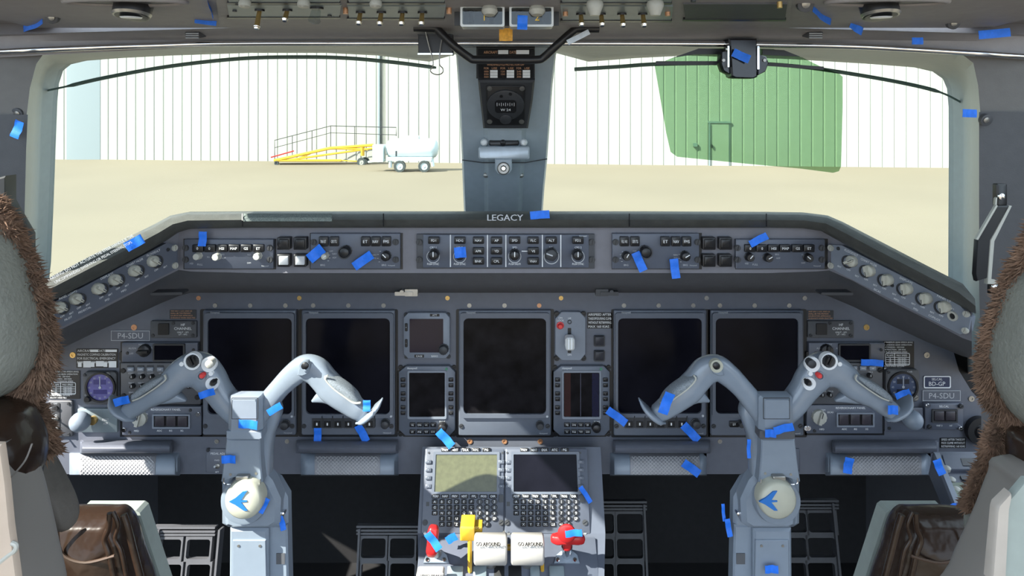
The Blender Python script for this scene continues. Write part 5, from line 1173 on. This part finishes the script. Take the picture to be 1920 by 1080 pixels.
# spot lamps in the ceiling
for x, s in ((250, 'left'), (1648, 'right')):
    base = FO.at(x, 3, 0); d = thing('ceiling_spot_lamp', 'black adjustable eyeball spot lamp in the %s ceiling' % s, 'lamp', tuple(base), 'black ceiling spot lamps')
    c = P(x, 6, .93)
    b = MB(); b.tube([c+Vector((0, .02, .035)), c+Vector((0, .008, .012)), c+Vector((0, -.004, -.014)), c+Vector((0, -.005, -.019))], [.020, .024, .0235, .020], 28).build('barrel', BLACK, d)
    b = MB(); a_ = c+Vector((0, -.005, -.0195)); b.tube([a_, a_+Vector((0, 0, -.0015))], [.014, .012], 24).build('lens', mat('lamp_lens', (.85, .88, .92), .1) if 'lamp_lens' not in bpy.data.materials else bpy.data.materials['lamp_lens'], d)
    b = MB(); b.tube([c+Vector((0, -.004, -.0145)), c+Vector((0, -.0045, -.018))], [.0245, .0225], 28).build('trim_ring', STEEL, d)
    q = []
    for k in range(28): t_ = 2*math.pi*k/28; q.append(FO.at(x+(-15 if x < 900 else 15), 3, .001)+Vector((.078*math.cos(t_), .026*math.sin(t_), 0)))
    MB().tube(q, .004, 8, closed=True).build('recess_rim', TRIM, d, smooth=60)
    MB().tube([FO.at(x+(-15 if x < 900 else 15), 3, .0005)+Vector((0, 0, .003)), FO.at(x+(-15 if x < 900 else 15), 3, .0005)+Vector((0, 0, -.0008))], [(.072, .022), (.072, .022)], 28, flat=Vector((0, 1, 0))).build('recess', PANELD, d)
def Yc(py): return 1300*(ceilz(1.10)-3+.066)/(278-py)
def bolt(x, y, Y, label, r=.006):
    fr = Fr(P(x, y, Y), X3, Vector((0, -.3, 1))); t = Dev('trim_bolt', label, 'bolt', fr, x, y, 'bolts in the cabin trim'); R = r*F/Y
    MB(fr).lathe(x, y, [(R*1.6, -.006), (R*1.6, .001), (R*1.3, .002)], 16).build('washer', TRIMD, t.r); MB(fr).lathe(x, y, [(R*.8, .001), (R*.8, .004), (R*.4, .005)], 12).build('head', STEEL, t.r)
bolt(95, 33, Yc(33)-.004, 'bolt in the left ceiling trim beside the blue tape'); bolt(30, 214, 1.135, 'bolt in the left window trim above the blue tape')
bolt(1790, 44, Yc(44)-.004, 'bolt in the right ceiling trim'); bolt(1851, 226, 1.125, 'bolt in the right window trim above the grab handle'); bolt(1512, 8, Yc(8)-.004, 'bolt in the ceiling beside the folded blue tape', .007)
for x, s in ((360, 'left'), (1530, 'right')):
    t = thing('visor_catch', 'small grey catch plate above the rail, %s side' % s, 'catch', tuple(P(x, 72, 1.14)), 'catch plates above the rail')
    f_ = Fr((0, 1.115, EYE), X3, Vector((0, -.4, 1))); f_ = Fr(P(x, 60, 1.125), X3, Vector((0, -.2, 1)))
    MB(f_).cbox(x, 53, 44, 14, -.02, .003, 5, .001).build('tab', TRIM, t); MB(f_).cbox(x, 66, 26, 12, -.02, .006, 1, .001).build('clip', TRIMD, t)
    q = MB(f_)
    for y in (63, 67, 71): q.cbox(x, y, 24, 1.4, .006, .008)
    q.build('ridge', GREYL, t)

# ---------------------------------------------------------------- seats
def fur(mb, path, r0, n, L=.0105, seedn=1, Yf=None, dz=0):
    rnd = random.Random(seedn); Q = cmr(path, 10)
    core = [P(x, y, Y) for x, y, Y in Q]
    for i in range(n):
        t = rnd.random()*(len(core)-1.001); k = int(t); f = t-k; c = core[k].lerp(core[k+1], f); T = (core[k+1]-core[k]).normalized()
        N = T.cross(Vector((0, 1, 0))).normalized(); a = rnd.uniform(0, 2*math.pi); d = N*math.cos(a)+Vector((0, 1, 0))*math.sin(a)
        l = L*rnd.uniform(.6, 1.25); dn = (d+T*rnd.uniform(-.5, .8)+Vector((0, 0, rnd.uniform(-.5, .1)))).normalized(); p0 = c+d*r0*.75; w = rnd.uniform(.0009, .0016)
        s1 = dn.orthogonal().normalized()*w; s2 = dn.cross(s1).normalized()*w; bend = Vector((rnd.uniform(-.3, .3), rnd.uniform(-.3, .3), rnd.uniform(-.6, .2)))*l
        p1 = p0+dn*l*.6+bend*.25; p2 = p0+dn*l+bend*.8
        mb.add([p0+s1, p0-s1*.5+s2*.87, p0-s1*.5-s2*.87, p1+s1*.7, p1+(-s1*.5+s2*.87)*.7, p1+(-s1*.5-s2*.87)*.7, p2], [(0, 1, 4, 3), (1, 2, 5, 4), (2, 0, 3, 5), (3, 4, 6), (4, 5, 6), (5, 3, 6)])
    mb.tube(core, r0, 10)
    return mb
def seat(side):
    Lf = side == 'left'
    s = thing('pilot_seat', 'grey leather %s seat edged with brown sheepskin, cut by the picture edge' % ('pilot' if Lf else 'copilot'), 'seat', tuple(P(-60 if Lf else 1980, 1500, .62)))
    if Lf:
        up = [(-330, 470), (-260, 385), (-120, 362), (-30, 392), (8, 440), (30, 500), (48, 570), (56, 650), (48, 700), (15, 738), (-60, 752), (-260, 752), (-330, 700)]
        MB().pillow(up, .62, .085, .02).build('backrest_cushion', LEATHER, s, smooth=60)
        b = MB(); fur(b, [(-30, 385, .63), (2, 425, .63), (26, 480, .64), (45, 530, .64), (60, 580, .645), (71, 640, .645), (70, 685, .645), (55, 715, .645), (30, 740, .64), (-5, 752, .63)], .0115, 9000); b.build('sheepskin_edge', FUR, s, smooth=80)
        b = MB(); fur(b, [(-40, 762, .64), (0, 758, .645), (35, 762, .65), (55, 785, .65), (68, 815, .655), (82, 850, .66)], .0115, 4500, seedn=3); b.build('sheepskin_edge', FUR, s, smooth=80)
        MB().pillow([(-260, 740), (-60, 752), (20, 770), (48, 800), (66, 850), (60, 900), (20, 925), (-260, 925)], .60, .07, .02).build('lower_cushion', LEATHB, s, smooth=60)
        MB().pillow([(36, 790), (60, 800), (82, 850), (108, 900), (132, 950), (138, 985), (112, 985), (70, 920), (45, 850)], .68, .03, .004, rim=.2).build('side_bolster', mat('dusty_dark_leather', (.09, .08, .07), .7, noise=.4, scale=30, bump=.4, bscale=200), s, smooth=60)
        MB().pillow([(-240, 815), (0, 820), (20, 832), (44, 900), (60, 960), (78, 1040), (98, 1140), (80, 1180), (-240, 1180)], .585, .05, .004, rim=.06).build('back_shell', SHELL, s, smooth=50)
        f_ = Fr((0, .53, EYE), X3, Z3)
        MB(f_).poly([(-160, 830), (0, 835), (10, 905), (18, 990), (25, 1040), (34, 1110), (-160, 1110)], 0, .006, .002).build('tan_side_panel', TAN, s)
        MB().tube([P(x, y, .548) for x, y in cmr([(60, 832), (48, 862), (30, 885), (12, 905)], 4)], .0007, 6).build('piping', SHELL, s)
        MB().tube([P(x, y, .525) for x, y in cmr([(-5, 1058), (15, 1042), (28, 1032), (30, 1022), (22, 1018)], 4)], .0018, 8).build('corner_edge', KNOB, s)
        A = lambda x: x
    else:
        up = [(2240, 470), (2180, 400), (2060, 390), (1975, 430), (1935, 490), (1905, 560), (1888, 620), (1876, 690), (1886, 745), (1915, 790), (1960, 800), (2200, 800), (2250, 700)]
        MB().pillow(up, .62, .085, .02).build('backrest_cushion', LEATHER, s, smooth=60)
        b = MB(); fur(b, [(1965, 430, .63), (1935, 490, .63), (1915, 530, .64), (1898, 575, .64), (1882, 620, .645), (1870, 670, .645), (1868, 705, .645), (1878, 740, .645), (1898, 765, .64), (1925, 790, .63)], .0115, 9000, seedn=5); b.build('sheepskin_edge', FUR, s, smooth=80)
        b = MB(); fur(b, [(1930, 795, .64), (1900, 800, .645), (1880, 812, .65), (1868, 840, .65), (1856, 880, .66), (1840, 915, .665), (1824, 955, .67)], .009, 5000, L=.008, seedn=7); b.build('sheepskin_edge', FUR, s, smooth=80)
        MB().pillow([(2100, 800), (1960, 808), (1912, 815), (1905, 850), (1912, 885), (1960, 900), (2100, 900)], .61, .05, .02).build('lower_cushion', LEATHB, s, smooth=60)
        MB().pillow([(1930, 805), (1885, 825), (1862, 880), (1842, 930), (1818, 985), (1825, 1030), (1850, 1020), (1900, 900), (1940, 850)], .66, .03, .004, rim=.2).build('side_bolster', LEATHER, s, smooth=60)
        MB().pillow([(2100, 860), (1905, 868), (1880, 900), (1855, 965), (1835, 1010), (1800, 1090), (1790, 1150), (2100, 1160)], .60, .04, .004, rim=.06).build('back_shell', SHELL, s, smooth=50)
        f_ = Fr((0, .53, EYE), X3, Z3)
        MB(f_).poly([(1925, 900), (1903, 926), (1873, 954), (1871, 962), (1862, 1085), (1880, 1110), (1960, 1110), (1960, 900)], .004, .010, .002).build('side_panel', BRACK, s)
        MB(f_).poly([(1897, 925), (1900, 930), (1894, 955), (1886, 1090), (1858, 1090), (1870, 958), (1873, 948)], .006, .014, .002).build('bright_edge', mat('bright_edge', (.40, .36, .32), .4), s)
    M = (lambda x: x) if Lf else (lambda x: 1915-x+8)
    arm = thing('seat_armrest', 'glossy dark brown leather armrest at the inner side of the %s seat' % side, 'armrest', tuple(P(M(180), 1200, .78)), 'brown leather armrests')
    q = MB(); q.pillow([(M(x), y) for x, y in ((90, 990), (98, 965), (124, 958), (200, 958), (226, 960), (246, 985), (262, 1040), (285, 1110), (290, 1180), (120, 1180), (105, 1060))], .765, .05, .012, sub=5, rim=.22); q.build('leather_pad', LEATHB, arm, smooth=70)
    for k, pts in enumerate(([(212, 960), (222, 985), (216, 1010), (228, 1035), (240, 1100)], [(206, 962), (204, 990), (196, 1012), (205, 1040), (218, 1100)], [(232, 965), (240, 990), (250, 1030), (268, 1100)])):
        MB().tube([P(M(x), y, .732) for x, y in cmr(pts, 5)], [.0022, .003, .0035][k], 8).build('leather_fold', LEATHB, arm, smooth=80)
    MB().tube([P(M(x), y, .730) for x, y in cmr([(112, 970), (108, 1000), (118, 1040), (160, 1055), (215, 1042)], 5)], .0016, 6).build('seam', mat('seam_thread', (.06, .035, .022), .6) if 'seam_thread' not in bpy.data.materials else bpy.data.materials['seam_thread'], arm)
    b = MB(); x = [(M(a), c_) for a, c_ in ((150, 957), (255, 957), (262, 962), (310, 1110), (312, 1180), (150, 1180))]
    rows = [[P(a, c_, .80) for a, c_ in x], [P(a, c_, .80)+Vector((0, .02, .0)) for a, c_ in x]]
    b.grid(rows, closed=True); b.f += [tuple(range(6)), tuple(range(6, 12))]; b.build('armrest_bracket', BRACK, arm, smooth=0)
seat('left'); seat('right')

# right side console
sc = thing('side_console', 'angled side console with two dark displays beside the right seat', 'side console', tuple(P(1800, 960, 1.2)))
fsx = Fr(P(1800, 900, 1.2), X3, P(1800, 850, 1.26)-P(1800, 960, 1.14))
MB(fsx).poly([(1750, 847), (1900, 847), (1960, 1000), (1806, 975)], -.05, 0).build('console_top', MODULE, sc, smooth=0)
MB(fsx).poly([(1752, 848), (1762, 848), (1803, 950), (1794, 955)], 0, .010, .001).build('edge_rail', MODLT, sc)
MB(fsx).poly([(1766, 852), (1850, 852), (1858, 880), (1775, 880)], 0, .006, .001).build('switch_plate', MODULE, sc)
MB(fsx).poly([(1801, 859), (1845, 859), (1848, 873), (1806, 873)], .006, .007).build('dark_window', BLACK, sc)
MB(fsx).poly([(1800, 891), (1840, 891), (1842, 899), (1804, 899)], .0, .003).build('dark_window', BLACK, sc)
MB(fsx).poly([(1780, 904), (1806, 904), (1822, 955), (1803, 957)], 0, .006, .001).build('olive_plate', mat('olive_plate', (.16, .19, .14), .5), sc)
MB(fsx).poly([(1811, 908), (1850, 908), (1855, 925), (1815, 925)], 0, .004).build('white_label', MODLT, sc)
for x, y in ((1777, 875), (1786, 896), (1795, 914)): MB(fsx).lathe(x, y, [(6, 0), (6, .006), (3, .008)], 14).build('knob', KNOB, sc)

# ---------------------------------------------------------------- blue masking tape, each strip a thing
def tape(x0, y0, x1, y1, w, Y0, Y1, label, m=None, curl=.25, name='masking_tape', group='strips of blue masking tape'):
    a, b_ = P(x0, y0, Y0), P(x1, y1, Y1); T = (b_-a).normalized(); N = T.cross(Vector((0, 1, 0))).normalized()*(w*(Y0+Y1)/2/F/2); L = (b_-a).length
    rows = []; up = Vector((0, -1, 0)); n = 8
    for i in range(n+1):
        t = i/n; off = L*curl*(max(0, t-.45)**2)+.0008*math.sin(t*9)
        c = a.lerp(b_, t)+up*(off+.0012); tw = .10*math.sin(i*2.1)*w*Y0/F*.3
        rows.append([c+N+up*tw, c+up*.0006, c-N-up*tw])
    b = MB(); b.shell(rows, (0, .0004, 0)); return tag(b.build(name, m or TAPE, loc=tuple(a), smooth=60), label, 'tape', group)
TG = 1.186; TM = 1.385; TY = 1.088
for a in ((45, 53, 88, 38, 15, Yc(53)-.006, Yc(38)-.006, 'blue tape by the bolt at the top left ceiling'), (390, 2, 403, 31, 20, Yc(2)-.006, Yc(31)-.01, 'blue tape folded over the left edge of the overhead panel'),
 (366, 38, 408, 44, 11, Yc(38)-.008, Yc(44)-.02, 'blue tape with a peeling white end under the folded ceiling strip'), (27, 258, 40, 227, 17, 1.11, 1.11, 'blue tape below the bolt on the left window trim'),
 (1524, 13, 1552, 41, 17, Yc(13)-.006, Yc(41)-.02, 'blue tape strip hanging beside the ceiling bolt right of the overhead panel'), (1594, 44, 1614, 60, 15, Yc(44)-.006, 1.09, 'small blue tape left of the right spot lamp area'),
 (1709, 77, 1729, 77, 13, 1.10, 1.10, 'small square blue tape on the trim above the chrome rail, right'), (1834, 66, 1890, 61, 16, 1.085, 1.085, 'long blue tape at the far right ceiling edge'),
 (1804, 212, 1829, 213, 15, 1.10, 1.10, 'blue tape on the right window frame edge'), (980, 29, 979, 56, 19, .918, .918, 'blue tape across the clear guard marked 2'),
 (994, 404, 1030, 401, 15, 1.148, 1.148, 'blue tape right of the LEGACY lettering'), (237, 464, 270, 446, 19, 1.07, 1.09, 'bright blue tape over the end of the warning text'),
 (381, 434, 380, 461, 15, TG, TG, 'blue tape hanging over the six button row on the left'), (580, 486, 606, 464, 20, TG, TG, 'blue tape beside the lower left warning button pair'),
 (664, 500, 698, 476, 17, TG, TG, 'slanted blue tape right of the black knob on the left glareshield'), (852, 474, 874, 472, 20, 1.16, 1.16, 'blue tape wrapped on a guidance panel knob'),
 (1191, 473, 1206, 507, 16, TG, TG, 'blue tape hanging from the left knob of the right glareshield controller'), (1263, 485, 1267, 521, 16, TG, TG, 'longest hanging blue tape under the right glareshield controller'),
 (1406, 458, 1437, 441, 14, TG, TG, 'slanted blue tape over the right six button row'),
 (243, 748, 216, 754, 15, 1.095, 1.10, 'blue tape at the outer end of the left yoke grip'), (374, 742, 404, 732, 13, TY, TY, 'blue tape under the black button of the left yoke'),
 (503, 774, 529, 758, 13, 1.09, 1.09, 'blue tape on the neck of the sunlit left yoke arm'), (448, 794, 484, 796, 16, 1.088, 1.088, 'blue tape on the left yoke hub cover'),
 (688, 750, 688, 770, 14, 1.09, 1.09, 'blue tape near the tip of the sunlit grip'), (416, 861, 443, 860, 15, 1.092, 1.092, 'blue tape on the left yoke lower cover'),
 (503, 934, 490, 960, 9, 1.095, 1.095, 'thin blue tape right of the left yoke emblem'), (525, 967, 533, 992, 11, 1.125, 1.125, 'thin blue tape low on the left column side'),
 (596, 802, 596, 826, 14, TM, TM, 'blue tape hanging under the first rocker of the left rocker row'), (671, 797, 688, 826, 15, TM, TM, 'blue tape slanting from the fifth rocker of the left rocker row'),
 (822, 808, 848, 835, 16, 1.325, 1.325, 'pale blue tape hanging from the TUNE knob'), (1139, 768, 1173, 792, 15, 1.37, 1.37, 'blue tape slanting left of the right rocker row'),
 (1281, 796, 1308, 824, 16, TM, TM, 'blue tape slanting from the last rocker of the right rocker row'), (1242, 775, 1256, 735, 19, 1.085, 1.085, 'blue tape around the inner grip of the right yoke'),
 (1434, 812, 1454, 812, 15, 1.086, 1.086, 'square blue tape under the right yoke hub'), (1451, 808, 1486, 798, 15, 1.083, 1.083, 'slanted blue tape on the lower right yoke hub'),
 (1664, 768, 1682, 768, 17, 1.095, 1.095, 'blue tape at the outer end of the right yoke grip'), (1404, 823, 1403, 857, 7, 1.10, 1.10, 'narrow blue tape on the right yoke stalk'),
 (1355, 944, 1357, 975, 6, 1.13, 1.13, 'narrow blue tape at the left edge of the right column'), (1363, 972, 1368, 1004, 10, 1.125, 1.125, 'blue tape beside the screw on the right column'),
 (1434, 1067, 1458, 1066, 15, 1.108, 1.108, 'blue tape on the right column access cover'), (1614, 679, 1654, 680, 12, 1.385, 1.385, 'blue tape across the bottom of the right dark window'),
 (1281, 867, 1310, 887, 16, 1.355, 1.355, 'blue tape on the diamond ledge right of the pedestal'), (1593, 858, 1587, 886, 17, 1.355, 1.355, 'blue tape at the left end of the far right ledge'),
 (1755, 861, 1765, 888, 15, 1.20, 1.20, 'blue tape on the side console rail, upper one'), (1777, 955, 1798, 948, 16, 1.12, 1.12, 'blue tape on the side console rail, lower one'),
 (1679, 744, 1705, 734, 14, 1.375, 1.375, 'blue tape over the knob of the right clock'), (1088, 912, 1107, 940, 9, 1.28, 1.28, 'blue tape on the right edge of the right keypad'),
 (801, 999, 824, 1028, 15, 1.165, 1.165, 'blue tape across the left red handle'), (838, 1014, 856, 1003, 15, 1.23, 1.23, 'blue tape piece between left red handle and yellow lever'),
 (1060, 1001, 1091, 997, 13, 1.155, 1.155, 'blue tape on top of the right red handle'), (1374, 98, 1404, 112, 16, 1.148, 1.148, 'curved blue tape on the black visor clamp')): tape(*a)
tape(936, 65, 961, 65, 24, 1.05, 1.05, 'orange tape square above the centre post', m=mat('orange_tape', (.85, .42, .06), .6, noise=.25, scale=200), group='tape strips of other colours')
tape(1064, 80, 1104, 60, 10, 1.085, 1.085, 'white and pale blue crumpled tape on the black overhead bar', m=mat('pale_tape', (.62, .70, .80), .5, noise=.2), group='tape strips of other colours')
